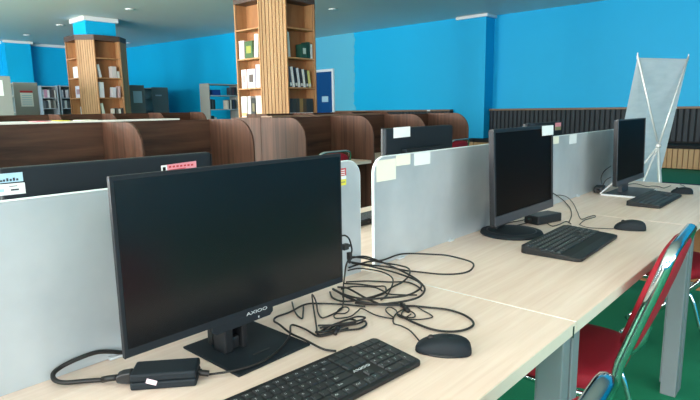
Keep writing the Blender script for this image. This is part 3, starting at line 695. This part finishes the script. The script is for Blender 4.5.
def note(par, x0, x1, z0, z1, mat, name='note', y=-.0062, sk=0):
    ox, oz = par.location.x, par.location.z
    b = MB(); b.prism([(x0-ox, z0-oz), (x1-ox, z0-oz+sk), (x1-ox, z1-oz+sk), (x0-ox, z1-oz)], 'y', y, y+.001)
    o = b.build(name, mat); o.location = par.location
    return o
tag(note(d2, 1.303, 1.402, 1.022, 1.090, 'paper_yellow', 'sticky_note'), 'large cream note on the middle divider, lowest of three', 'note')
tag(note(d2, 1.404, 1.482, 1.064, 1.0985, 'paper_yellow', 'sticky_note'), 'pale yellow note on the middle divider, between two others', 'note')
tag(note(d2, 1.505, 1.60, 1.056, 1.0985, 'paper', 'sticky_note'), 'white note on the middle divider, right of the yellow notes', 'note')
tag(note(d3, 2.655, 2.755, 1.062, 1.0985, 'paper_yellow', 'sticky_note'), 'cream note on the far divider beside the middle monitor', 'note')
tag(note(d3, 2.90, 3.0, 1.05, 1.0985, 'paper', 'sticky_note'), 'white note on the far divider, away from the monitors', 'note')
ox, oz = d1.location.x, d1.location.z
b = MB(); b.box(1.12-ox, 1.163-ox, -.0062, -.0052, 1.058-oz, 1.08-oz, 0); b.box(1.12-ox, 1.163-ox, -.0062, -.0052, 1.048-oz, 1.058-oz, 1); b.box(1.12-ox, 1.163-ox, -.0062, -.0052, 1.03-oz, 1.048-oz, 2)
for k in range(3): b.box(1.125-ox, 1.158-ox, -.0068, -.0062, 1.061-oz+.006*k, 1.0635-oz+.006*k, 1)
b.box(1.13-ox, 1.158-ox, -.0068, -.0062, 1.038-oz, 1.041-oz, 3)
o = b.build('sticker', ['red_print', 'paper', 'yellow', 'olive'], d1); o['label'] = 'red, white and yellow sticker'

# ------------------------------------------------------------------ monitors
def logo_text(par, loc, size, rot, sx, mat='legend'):
    return text_mesh('logo', 'AXIOO', size, mat, par, loc, rot, sx)
# the large slim monitor
t = thing('monitor', 'large slim black monitor with thin bezel in front, on a square plate stand', 'monitor', (.658, .905, DT))
W2, zb, zt = .274, .082, .396
yf = -.028
b = MB(); b.box(-W2, W2, yf, yf+.009, zb, zt)
b.prism([(-.09,zb-.018),(.044,zb-.016),(.053,zb-.009),(.053,zb+.001),(-.1,zb+.001),(-.1,zb-.010)], 'y', yf+.0005, yf+.012)
pn = b.build('panel', 'black_matte', t, bevel=.0015)
b = MB(); b.box(-W2+.001, -W2-.0008, yf-.0002, yf+.009, zb, zt); b.box(-W2, W2, yf+.001, yf+.009, zt+.0002, zt+.0014); b.build('side_rim', 'bezel_side', pn)
b = MB(); b.box(-W2+.006, W2-.006, yf-.0012, yf-.0002, zb+.016, zt-.006); b.build('screen', 'screen', t)
b = MB(); b.box(-.17, .17, yf+.0091, yf+.038, zb+.0, zb+.2); b.build('rear_housing', 'black_matte', t, bevel=.012)
b = MB(); b.box(-.052, .000, .045, .07, .006, .2); b.box(-.057, -.036, -.004, .045, .004, .068); b.box(-.014, .000, -.004, .045, .004, .068)
b.box(-.057, .000, .035, .045, .004, .068); b.box(-.036, -.014, .006, .035, .004, .03)
rs = b.build('riser', 'black', t, bevel=.003)
b = MB(); b.box(-.035, -.0145, .012, .026, .05, .062); b.build('riser_clip', 'white', rs, bevel=.002)
b = MB(); b.box(-.094, .094, -.098, .1, 0, .005); bp = b.build('base_plate', 'black_matte', t, bevel=.002)
b = MB(); b.box(-.022, .022, -.052, -.046, .0051, .0058); b.build('base_slot', 'black_dark', bp)
logo_text(pn, (.009, yf-.0006, zb+.0035), .0096, (PI/2, 0, 0), 1.75)
b = MB(); b.box(.012, .0145, yf-.0002, yf+.0008, zb-.012, zb-.008); b.build('power_mark', 'legend', pn)

def old_monitor(label, loc, w, h, zb, th, frame, screen, bez, botbez, stand, lean=0., rot=0., sidemat='bezel_side', group=None):
    """front faces local -y; origin on the desk"""
    t = thing('monitor', label, 'monitor', loc, rot, group)
    R = T(0, 0, zb) @ Matrix.Rotation(-lean, 4, 'X')
    b = MB(); b.box(-w/2+.001, w/2-.001, 0, th, 0, h, 0, R); b.build('housing', frame[0], t, bevel=.005)
    b = MB()
    b.box(-w/2, -w/2+bez, -.006, .004, 0, h, 0, R); b.box(w/2-bez, w/2, -.006, .004, 0, h, 0, R)
    b.box(-w/2+bez, w/2-bez, -.006, .004, h-bez, h, 0, R); 
    b.build('bezel', frame[1], t, bevel=.0015)
    b = MB(); b.box(-w/2, w/2, -.0072, .004, 0, botbez, 0, R); b.build('lower_bezel', frame[2], t, bevel=.0015)
    b = MB(); b.box(-w/2+bez, w/2-bez, -.002, .0, botbez, h-bez, 0, R); b.build('screen', screen, t)
    b = MB(); b.box(-w/2-.0012, -w/2+.0008, -.004, th, 0.004, h-.004, 0, R); b.build('side_rim', sidemat, t)
    b = MB(); b.box(-w*.3, w*.3, th, th+.03, h*.12, h*.75, 0, R)
    for k in range(7): b.box(-w*.25, w*.25, th+.03, th+.0315, h*.5+k*.008, h*.5+k*.008+.004, 0, R)
    b.build('rear_housing', frame[0], t, bevel=.008)
    if stand == 'disc':
        b = MB(); b.lathe([(.118,0),(.122,.004),(.118,.012),(.06,.02),(.03,.022)], (.0,.055,0), 36); bs = b.build('base', 'black_matte', t, smooth=True)
        b = MB(); b.lathe([(.10,.0128),(.097,.0155),(.02,.0172)], (.0,.055,0), 36); b.build('base_inlay', 'black', bs, smooth=True)
        b = MB(); b.prism([(-.035,.015),(.035,.015),(.028,zb+.12),(-.028,zb+.12)], 'y', .10, .13); b.box(-.03, .03, th+.031, .0995, zb+.06, zb+.12); b.build('neck', 'black', t, bevel=.004)
    elif stand == 'plate':
        b = MB(); b.box(-.12, .12, -.06, .13, 0, .012); b.build('base', 'black_matte', t, bevel=.004)
        b = MB(); b.box(-.03, .03, th+.012, th+.042, .012, zb+.14); b.build('neck', 'black', t, bevel=.004)
    elif stand == 'easel':
        b = MB(); b.box(-.19, .19, -.095, .09, 0, .008); b.build('base', 'bezel_grey', t, bevel=.002)
        b = MB(); b.box(-.194, .194, -.099, -.0952, .0, .009); b.box(-.194, -.1902, -.0952, .095, 0, .009); b.build('base_rim', 'white', t)
        for s in (-1, 1):
            b = MB(); b.tube([(s*.193, .1, .008), (s*.193, .035, .075), (s*.193, th+.006, .11)], .004, flat=(.004,.003)); b.build('strut', 'white', t)
        b = MB(); b.prism([(-.06,.008),(.06,.008),(.04,zb+.1),(-.04,zb+.1)], 'y', th+.008, th+.03); b.build('neck', 'bezel_grey', t)
    return t
m2 = old_monitor('black monitor with blank white corner label on a round base, middle of the front row', (1.993, .895, DT), .515, .344, .079, .014,
    ('bezel_grey','black','bezel_grey'), 'screen_gloss', .013, .034, 'disc', .045)
m3 = old_monitor('dark monitor on a white rimmed stand at the far end of the front row', (3.375, .895, DT), .53, .36, .062, .016,
    ('bezel_grey','bezel_grey','bezel_grey'), 'screen_gloss', .007, .03, 'easel', .035)
gm = 'monitors turned away on the rear desks'
ml = old_monitor('back of a black monitor behind the left divider, stickered at the left', (.58, 1.28, DT), .50, .325, .066, .02, ('black_matte','black','black'), 'screen_gloss', .012, .03, 'plate', .0, PI)
m4 = old_monitor('back of a black monitor with a white label, behind the middle divider', (1.893, 1.335, DT), .48, .34, .083, .02, ('black_matte','black','black'), 'screen_gloss', .012, .03, 'plate', .0, PI)
m5 = old_monitor('back of a black monitor with a pink and green label, behind the round base monitor', (3.14, 1.325, DT), .50, .33, .075, .02, ('black_matte','black','black'), 'screen_gloss', .012, .03, 'plate', .0, PI)
def back_label(par, x0, x1, z0, z1, mats, rows=(), sk=0., name='label', off=.0):
    """world x and z on the rear face (which looks at -y)"""
    yb = -(off)-.0012
    # par is turned by pi: local x = -(wx-px), local y = -(wy-py)
    px, pz = par.location.x, par.location.z
    th = .02
    lx = lambda x: -(x-px)
    b = MB()
    def q(a, c, e, f, e2, mi):
        b.prism([(lx(a), e-pz), (lx(c), e-pz+e2), (lx(c), f-pz+e2), (lx(a), f-pz)], 'y', th+.0002+.0004*(mi>0), th+.0008+.0004*(mi>0), mi)
    q(x0, x1, z0, z1, sk, 0)
    for (a, c, e, f, mi) in rows: q(a, c, e, f, sk*(c-a)/(x1-x0), mi)
    return b.build(name, mats, par)
o = back_label(ml, .296, .372, 1.112, 1.131, ['label_blue', 'ink'], [(.335+.006*k, .339+.006*k, 1.1145, 1.119+.002*(k % 2), 1) for k in range(5)]+[(.30,.334,1.1145,1.118,1)]); o['label'] = 'pale blue sticker'
o = back_label(ml, .296, .374, 1.087, 1.110, ['paper', 'ink', 'label_blue'], [(.347,.362,1.0945,1.098,1), (.345,.36,1.103,1.1045,1), (.3,.335,1.094,1.1,2)], -.001); o['label'] = 'white printed sticker'
o = back_label(ml, .682, .782, 1.100, 1.1175, ['pink', 'paper', 'ink', 'red_print'], [(.682,.698,1.1002,1.1173,1), (.686,.694,1.104,1.113,2)]+[(.703+.0105*k, .7095+.0105*k, 1.110, 1.1145, 3) for k in range(7)]+[(.703,.75,1.103,1.105,3)], .004); o['label'] = 'pink sticker with red print'
o = back_label(m4, 1.70, 1.81, 1.134, 1.175, ['paper'], (), .0015); o['label'] = 'white paper label'
b = MB(); b.box(.142, .254, -.0078, -.0066, .303, .3425, 0, T(0, 0, .079) @ Matrix.Rotation(-.045, 4, 'X')); o = b.build('label', 'paper', m2); o['label'] = 'blank white label'
o = back_label(m5, 3.275, 3.365, 1.104, 1.149, ['pink', 'olive'], [(3.276, 3.364, 1.1045, 1.125, 1)], .0); o['label'] = 'pink and green label'
o = back_label(m5, 2.90, 2.995, 1.14, 1.154, ['bezel_side', 'ink'], [(2.92,2.985,1.143,1.151,1)], .001); o['label'] = 'small grey rating plate'

# ------------------------------------------------------------------ keyboards
ROWS = [
 ['Esc'] + ['F%d' % k for k in range(1, 13)],
 list('`1234567890-=') + ['Bk'],
 ['Tab'] + list('QWERTYUIOP[]') + ['\\'],
 ['Caps'] + list('ASDFGHJKL;\'') + ['Ent'],
 ['Shift'] + list('ZXCVBNM,./') + ['Shift'],
 ['Ctrl','Win','Alt','','Alt','Fn','Ctrl']]
def key_layout(u):
    """(x0, width, row, legend) with x from 0"""
    out = []
    wid = [[1]*13, [1]*13+[2], [1.5]+[1]*12+[1.5], [1.75]+[1]*11+[2.25], [2.25]+[1]*10+[2.75], [1.25,1.25,1.25,6.25,1.25,1.25,1.25]]
    for r, (ks, ws) in enumerate(zip(ROWS, wid)):
        sc_ = 15/sum(ws) if sum(ws) != 15 else 1
        x = 0.
        for k, w in zip(ks, ws): out.append((x*u, w*sc_*u, r, k)); x += w*sc_
    for r in (0, 1, 2):
        for k in range(3): out.append(((15.2+k*.95)*u, .95*u, r, ''))
    out.append(((15.2+.95)*u, .95*u, 4, '^'))
    for k in range(3): out.append(((15.2+k*.95)*u, .95*u, 5, '<v>'[k]))
    pad = [['', '', '', ''], ['N','/','*','-'], list('789'), list('456'), list('123'), ['0','.']]
    for r, ks in enumerate(pad):
        ws = [2,1] if r == 5 else [1]*len(ks)
        x = 18.25
        for k, w in zip(ks, ws): out.append((x*u, w*u, r, k)); x += w
    out.append(((21.25)*u, u, 2.5, '+')); out.append(((21.25)*u, u, 4.5, 'E'))
    return out
def keyboard(label, loc, rot, w, d, h0, h1, keyd=None, ky0=None, logo=False, legends=True, palm=False):
    t = thing('keyboard', label, 'keyboard', loc, rot, 'keyboards on the front desks')
    slope = math.atan2(h1-h0, d)
    R = T(0, -d/2, h0) @ Matrix.Rotation(slope, 4, 'X')        # local plane: x, v (0 front .. d back), n up
    b = MB()
    ol = round_rect(-w/2, w/2, -d/2, d/2, .012 if not palm else .02, (1,1,1,1), 5)
    n = len(ol)
    top = [(x, y, h0+(y+d/2)/d*(h1-h0)) for x, y in ol]; lo = [(x, y, .001) for x, y in ol]
    b.add(lo+top, [tuple(range(n))[::-1], tuple(range(n, 2*n))] + [(i, (i+1) % n, n+(i+1) % n, n+i) for i in range(n)])
    if logo: b.box(-w*.4, w*.4-.02, d/2-.002, d/2+.006, .002, h1-.001)
    bd = b.build('body', 'kb_body', t, bevel=.002)
    keyd = keyd or d-.014; ky0 = ky0 if ky0 is not None else .007
    u = (w-.016)/22.3; rh = keyd/6
    kb = MB(); items = key_layout(u)
    for (x, kw, r, lg) in items:
        x0 = -w/2+.008+x+.0012; x1 = x0+kw-.0024
        rows_ = 2 if r in (2.5, 4.5) else 1
        rr = int(r+.5) if rows_ == 2 else r
        y1 = ky0+keyd-rr*rh-.0012+(rh if rows_ == 2 else 0); y0 = y1-rh*rows_+.0024
        if r == 2.5: y0, y1 = ky0+keyd-4*rh+.0012, ky0+keyd-2*rh-.0012
        if r == 4.5: y0, y1 = ky0+keyd-6*rh+.0012, ky0+keyd-4*rh-.0012
        i_ = .0012
        vs = [(x0,y0,.0003),(x1,y0,.0003),(x1,y1,.0003),(x0,y1,.0003),(x0+i_,y0+i_,.0035),(x1-i_,y0+i_,.0035),(x1-i_,y1-i_,.0035),(x0+i_,y1-i_,.0035)]
        kb.add([R @ Vector(p) for p in vs], [(3,2,1,0),(4,5,6,7),(0,1,5,4),(1,2,6,5),(2,3,7,6),(3,0,4,7)])
    if legends:
        lm = kb; cache = {}
        for (x, kw, r, lg) in items:
            if not lg: continue
            if lg not in cache:
                cu = bpy.data.curves.new('lg', 'FONT'); cu.body = lg; cu.size = .0062; cu.align_x = 'LEFT'; cu.align_y = 'CENTER'; cu.resolution_u = 2
                tt = bpy.data.objects.new('tmp', cu); COL.objects.link(tt)
                me = bpy.data.meshes.new_from_object(tt.evaluated_get(bpy.context.evaluated_depsgraph_get()))
                cache[lg] = ([v.co.copy() for v in me.vertices], [tuple(p.vertices) for p in me.polygons])
                bpy.data.objects.remove(tt); bpy.data.meshes.remove(me)
            vs, fs = cache[lg]
            if r == 2.5: yc = ky0+keyd-3*rh
            elif r == 4.5: yc = ky0+keyd-5*rh
            else: yc = ky0+keyd-(r+.5)*rh
            x0 = -w/2+.008+x+.0045
            lm.add([R @ Vector((x0+p.x, yc+p.y+.001, .0037)) for p in vs], fs, 1)
    kb.build('keycaps', ['key', 'legend'], t)
    if logo:
        p = R @ Vector((-w/2+.008+(15.2+1.42)*u, ky0+keyd-3.5*rh, .0012))
        logo_text(bd, p, .0095, (slope, 0, 0), 1.45)
    if palm:
        pb = MB(); pb.prism([(-d/2+.002, .002), (-d/2+.002, h0+.001), (-d/2+.055, h0+.0035), (-d/2+.058, .002)], 'x', -w/2+.006, w/2-.006)
        pb.build('palm_rest', 'black', t, bevel=.003)
    return t
keyboard('black slim keyboard with white key letters in the foreground', (.622, .654, DT), -.075, .432, .132, .010, .019, logo=True)
keyboard('black thick keyboard with a palm rest, in front of the round base monitor', (1.957, .700, DT), .03, .435, .205, .012, .027, keyd=.125, ky0=.066, palm=True, legends=True)
keyboard('black keyboard at the far end of the desk row by the banner', (3.15, .708, DT), .0, .47, .155, .012, .024, legends=False)
o = keyboard('black keyboard seen through the gap between two dividers', (1.80, 1.585, DT), PI+.05, .44, .15, .012, .022, legends=False)

# ------------------------------------------------------------------ mice
def mouse(label, loc, rot, L, Wd, H):
    """front (cable end) towards local +y"""
    t = thing('mouse', label, 'mouse', loc, rot, 'computer mice')
    nu, nv = 20, 28; vs = []; fs = []
    for i in range(nu+1):
        ph = (PI/2)*i/nu          # 0 rim .. pi/2 top
        for k in range(nv):
            a = 2*PI*k/nv; c, s = math.cos(a), math.sin(a)
            ex = .75
            x = Wd/2*math.copysign(abs(c)**ex, c)*(.90+.10*abs(s)); y = L/2*math.copysign(abs(s)**.85, s)
            rr = math.cos(ph)**.55
            z = H*math.sin(ph)**.85*(1-.30*max(0, s)*math.cos(ph)**.6+.03*min(0, s))
            yo = -.10*L*math.sin(ph)*.6
            vs.append((x*rr, y*rr+yo*math.sin(ph), .0015+z))
    for i in range(nu):
        for k in range(nv):
            l = (k+1) % nv; fs.append((i*nv+k, i*nv+l, (i+1)*nv+l, (i+1)*nv+k))
    fs.append(tuple(range(nv))[::-1]); fs.append(tuple(nu*nv+k for k in range(nv)))
    b = MB(); b.add(vs, fs); sh = b.build('shell', 'black_matte', t, smooth=True)
    b = MB(); b.lathe([(Wd*.44,0),(Wd*.5,.001),(Wd*.5,.004),(Wd*.46,.006)], (0,0,0), 28, 1., L/Wd*.97); b.build('underside', 'black', t, smooth=True)
    b = MB(); b.tube([(-.003,L*.22,H*.80),(.003,L*.22,H*.80)], .0075, 14); b.build('scroll_wheel', 'black_dark', sh, smooth=True)
    return t
mouse('black wired mouse beside the foreground keyboard', (.912, .576, DT), math.radians(29), .116, .068, .033)
mouse('black mouse right of the thick keyboard', (2.352, .612, DT), math.radians(18), .118, .062, .04)
mouse('black mouse at the far end of the desk, behind the last keyboard', (3.50, .655, DT), math.radians(20), .11, .06, .036)

# ------------------------------------------------------------------ power bricks and plugs
t = thing('power_adapter', 'black power brick with a small white sticker, left of the stand', 'power adapter', (.467, .899, DT), -.708)
b = MB(); b.box(-.059, .059, -.029, .029, .0003, .016); b.build('lower_shell', 'black_matte', t, bevel=.004)
b = MB(); b.box(-.059, .059, -.029, .029, .0165, .032); b.build('upper_shell', 'black_matte', t, bevel=.004)
b = MB(); c = math.cos(-.35); s = math.sin(-.35)
b.prism([(-.020+u*c-v*s, .0162+u*s+v*c) for u, v in ((-.0095,-.0045),(.0095,-.0045),(.0095,.0045),(-.0095,.0045))], 'y', -.0300, -.0292); b.build('sticker', 'sticker', t)
t['label'] = 'black power brick with a small pale pink sticker, left of the stand'
b = MB(); b.prism([(-.0605,.004),(-.0605,.028),(-.078,.026),(-.088,.022),(-.088,.009),(-.078,.006)], 'y', -.011, .011); b.build('inlet_plug', 'black', t, bevel=.003)
b = MB(); b.tube([(-.0885,0,.0155),(-.098,.002,.014),(-.107,.005,.012),(-.117,.008,.009)], .006); b.build('inlet_cord_boot', 'black_dark', t, smooth=True)
b = MB(); b.tube([(.0595,0,.015),(.063,0,.015),(.0631,0,.013),(.078,0,.010)], .006); b.build('strain_relief', 'black_dark', t)
# dark bricks behind the other monitors
def brick(label, x, y, rot, L, Wd, H):
    t = thing('power_adapter', label, 'power adapter', (x, y, DT), rot)
    b = MB(); b.box(-L/2, L/2, -Wd/2, Wd/2, .0003, H); b.build('shell', 'black', t, bevel=.005)
    b = MB(); b.tube([(L/2+.001,0,H*.5),(L/2+.03,0,H*.4)], .007); b.build('strain_relief', 'black_dark', t)
    b = MB(); b.tube([(-L/2-.001,0,H*.5),(-L/2-.025,0,H*.45)], .009); b.build('inlet_plug', 'black_dark', t)
    return t
brick('black power brick behind the thick keyboard', 2.285, .945, -.25, .16, .075, .038)
brick('black power brick against the far divider, left of the white rimmed stand', 3.30, 1.035, .2, .11, .05, .035)

# ------------------------------------------------------------------ cables
CLAB = {
 'adapter_power': ('power_cable', 'thick black cable looping left from the power brick'),
 'adapter_out': ('power_cable', 'thin black cable crossing the stand plate from the power brick'),
 'keyboard_lead': ('cable', 'black lead running from the foreground keyboard into the tangle'),
 'hook': ('cable', 'short black cable hooking down below the logo'),
 'zigzag': ('cable', 'thin black cable standing in a sharp peak beside the large monitor'),
 'knot1': ('cable', 'folded black cable, outer loop of the tied bundle above the keyboard'),
 'knot2': ('cable', 'folded black cable, inner loop of the tied bundle above the keyboard'),
 'smallloop': ('cable', 'thin black cable making a small loop right of the tied bundle'),
 'L1': ('cable', 'black cable curving back under the large monitor from the tangle'),
 'L2': ('cable', 'black cable reaching farthest right below the middle divider'),
 'L3': ('cable', 'black cable sweeping through the right side of the tangle'),
 'L4': ('cable', 'upper thin cable in the tangle beside the large monitor'),
 'L5': ('cable', 'straight black cable crossing the middle of the tangle'),
 'L6': ('cable', 'black cable with a tight bend inside the tangle'),
 'L7': ('cable', 'flat lying cable through the heart of the tangle'),
 'L9': ('cable', 'thickest black cable along the bottom of the tangle'),
 'L10': ('cable', 'short diagonal cable at the lower left of the tangle'),
 'L12': ('cable', 'black cable doubling the outer sweep of the tangle'),
 'knot3': ('cable', 'folded black cable, middle loop of the tied bundle above the keyboard'),
 'L11': ('cable', 'black cable looped just above the foreground mouse'),
 'mouse_lead': ('mouse_cable', 'thin lead from the foreground mouse, knotted above it'),
 'mouse_coil': ('mouse_cable', 'small coil of thin lead left of the knot above the mouse'),
 'mon2_a': ('cable', 'black cable arching down at the right edge of the round base monitor'),
 'mon2_b': ('cable', 'thin cable with a small hook behind the thick keyboard'),
 'mouse2_lead': ('mouse_cable', 'thin lead running to the mouse right of the thick keyboard'),
 'mon2_c': ('cable', 'rear black cable under the round base monitor'),
 'mon2_d': ('cable', 'front black cable under the round base monitor'),
 'kb2_lead': ('cable', 'short lead at the back edge of the thick keyboard'),
 'mon3_r': ('cable', 'wavy black cable behind the farthest keyboard'),
 'mon3_l': ('cable', 'folded black cable on the white rimmed stand'),
 'mouse3_lead': ('mouse_cable', 'thin lead of the farthest mouse'),
 'edge_arc': ('cable', 'black plug lead arching at the right edge of the large monitor'),
 'edge_drop': ('cable', 'black lead hanging down the right edge of the large monitor'),
 'm3_arc1': ('cable', 'longer black cable arching up the left side of the far monitor'),
 'm3_arc2': ('cable', 'shorter black cable arching up the left side of the far monitor'),
}
lift = 0
for k, (nm, lab) in CLAB.items():
    r, pts = CAB[k]; r *= .00112
    pts = [Vector(p) for p in pts]
    hang = k in ('edge_arc', 'edge_drop', 'm3_arc1', 'm3_arc2')
    inner = k[0] == 'L' or k in ('smallloop', 'knot2', 'knot3', 'mouse_coil')
    if not hang and inner:
        lift = (lift+1) % 7
        for i, p in enumerate(pts): p.z += .0022*lift*math.sin(PI*min(1, .15+i/(len(pts)-1)))**.5 if i not in (0, len(pts)-1) else 0
    if k == 'adapter_out':
        for p in pts:
            if .54 < p.x < .78 and .78 < p.y < 1.03: p.z += .006
    if k == 'keyboard_lead':
        for p in pts:
            if .54 < p.x < .78 and .78 < p.y < 1.03: p.z += .006
    if k == 'zigzag':
        pts[4].z += .014; pts[3].z += .007; pts[5].z += .007
    b = MB(); b.tube(smooth_path(pts, 6, k == 'knot1'), r, 8, closed=(k == 'knot1'))
    tag(b.build(nm, 'black_dark', smooth=True), lab, 'cable', 'black cables on the desks')
# plugs at the monitor's edge and the ties
pl = CAB['edge_plug']
b = MB(); x, y, z = pl[0]; b.box(x-.012, x+.006, y-.006, y+.006, z-.008, z+.008); b.tube([(x+.006,y,z),(x+.016,y,z)], .004)
tag(b.build('cable_plug', 'black', bevel=.002), 'upper black plug at the right edge of the large monitor', 'plug')
b = MB(); x, y, z = pl[1]; b.box(x-.005, x+.005, y-.006, y+.006, z-.010, z+.010); b.tube([(x,y,z-.010),(x,y,z-.02)], .004)
tag(b.build('cable_plug', 'black', bevel=.002), 'lower black plug hanging at the right edge of the large monitor', 'plug')
def tie(label, x, y, rot, L, r, lifted=0):
    b = MB(); R = T(x, y, DT+r+.0008+lifted) @ RZ(rot)
    b.tube([R @ Vector(p) for p in ((-L/2,0,0),(-L/6,.002,0),(L/6,-.001,0),(L/2,.001,0))], r, 8)
    b.tube([R @ Vector(p) for p in ((-.003,0,0),(.003,0,0))], r*1.25, 10)
    tag(b.build('cable_tie', 'black_dark', smooth=True), label, 'cable tie')
tie('black wire tie in the knot of thin mouse lead', 1.051, .777, 1.0, .05, .0055)
tie('black tie at the left end of the folded cable bundle', .843, .815, .6, .05, .005)

# ------------------------------------------------------------------ folding chairs with red pads
def make_chair(label, loc, rot=0.):
    t = thing('folding_chair', label, 'chair', loc, rot, 'red padded chrome chairs')
    hw = .205
    side_ = [(-.032,-.326,.79),(-.02,-.316,.86)]
    # inverted U: up one side, round the top corner, across, down the other
    def leg_path(s): return [(s*hw, .20, .012), (s*hw, .05, .18), (s*hw, -.178, .414), (s*hw, -.215, .53), (s*hw, -.256, .659), (s*hw, -.300, .80)]
    top_c = [(hw-.004, -.310, .838), (hw-.02, -.317, .862), (hw-.055, -.321, .874), (hw-.11, -.322, .877)]
    path = leg_path(1) + top_c + [(-x, y, z) for x, y, z in top_c[::-1]] + leg_path(-1)[::-1]
    b = MB(); b.tube(smooth_path(path, 4), .014, 10, flat=(.015, .010), up=(0,1,0)); b.build('frame', 'chrome', t, smooth=True)
    for s in (-1, 1):
        b = MB(); b.tube(smooth_path([(s*(hw-.026), .13, .40), (s*(hw-.026), -.117, .36), (s*(hw-.026), -.20, .17), (s*(hw-.026), -.30, .012)], 5), .010, 8); b.build('rear_leg', 'chrome', t, smooth=True)
        b = MB(); b.tube([(s*(hw-.012), .16, .405), (s*(hw-.012), -.17, .40)], .008, 8); b.build('seat_rail', 'chrome', t, smooth=True)
    for p in (((-hw+.01,.10,.125),(hw-.01,.10,.125)), ((-hw+.03,-.245,.105),(hw-.03,-.245,.105))):
        b = MB(); b.tube(p, .008, 8); b.build('crossbar', 'chrome', t, smooth=True)
    # seat cushion: domed pad
    def pad(name, mat, rx, ry, th, M4, dome, ez=2.6, n=40):
        vs = []; fs = []; lv = [(.0,1.), (.0,.5), (.0,0)]
        rings = [(.94,0),(1.,.18),(1.,.72),(.95,.95)] + [(.95-.95*k/6, .95+dome*(1-((.95-.95*k/6)/.95)**2)) for k in range(1, 6)]
        for rr, zz in rings:
            for k in range(n):
                a = 2*PI*k/n; c, s = math.cos(a), math.sin(a)
                vs.append(M4 @ Vector((rx*rr*math.copysign(abs(c)**(2/ez), c), ry*rr*math.copysign(abs(s)**(2/ez), s), th*zz)))
        m = len(rings)
        for i in range(m-1):
            for k in range(n):
                l = (k+1) % n; fs.append((i*n+k, i*n+l, (i+1)*n+l, (i+1)*n+k))
        fs.append(tuple(range(n))[::-1]); fs.append(tuple((m-1)*n+k for k in range(n)))
        b = MB(); b.add(vs, fs); return b.build(name, mat, t, smooth=True)
    pad('seat', 'red', .215, .205, .055, T(0, .015, .415), .2, 4.)
    # back pad between the uprights, leaning with them
    tilt = math.atan2(.146, .47)
    R = T(0, -.243, .685) @ Matrix.Rotation(PI/2+tilt, 4, 'X')
    R2 = T(0, -.262, .685) @ Matrix.Rotation(-PI/2+tilt, 4, 'X')
    pad('backrest', 'red', .186, .165, .024, T(0, -.262, .70) @ Matrix.Rotation(-PI/2+tilt, 4, 'X'), .25, 4.)
    pad('back_cover', 'red', .186, .165, .022, T(0, -.264, .70) @ Matrix.Rotation(PI/2+tilt, 4, 'X'), .3, 4.)
    return t
ch = make_chair('red padded chrome chair tucked under the seam of the front desks', (1.757, .637, 0), .065)
copy_thing(ch, (3.13, .635, 0), None, 'red padded chrome chair farther along, behind the grey desk leg')
copy_thing(ch, (.575, .522, 0), None, 'chrome chair nearest the camera, only its top corner showing')
copy_thing(ch, (3.49, 3.67, 0), 0., 'red chair at the carrel right of the gap, its chrome top showing')
copy_thing(ch, (5.63, 3.68, 0), 0., 'red chair at the last carrel beside the blue pillar')

# ------------------------------------------------------------------ camera
cam = bpy.data.cameras.new('camera'); co = bpy.data.objects.new('camera', cam); COL.objects.link(co)
cam.sensor_fit = 'HORIZONTAL'; cam.sensor_width = 36; cam.lens = 542.98/700*36; cam.clip_start = .02; cam.clip_end = 100
r = Vector(CAM_R); u = Vector(CAM_U); d = Vector(CAM_D)
co.matrix_world = Matrix(((r.x, u.x, -d.x, 0), (r.y, u.y, -d.y, 0), (r.z, u.z, -d.z, 1.25), (0, 0, 0, 1)))
scene.camera = co
w = bpy.data.worlds.new('sky'); w.use_nodes = True; scene.world = w
bg = w.node_tree.nodes['Background']; bg.inputs['Color'].default_value = (.75, .87, 1, 1); bg.inputs['Strength'].default_value = WORLD
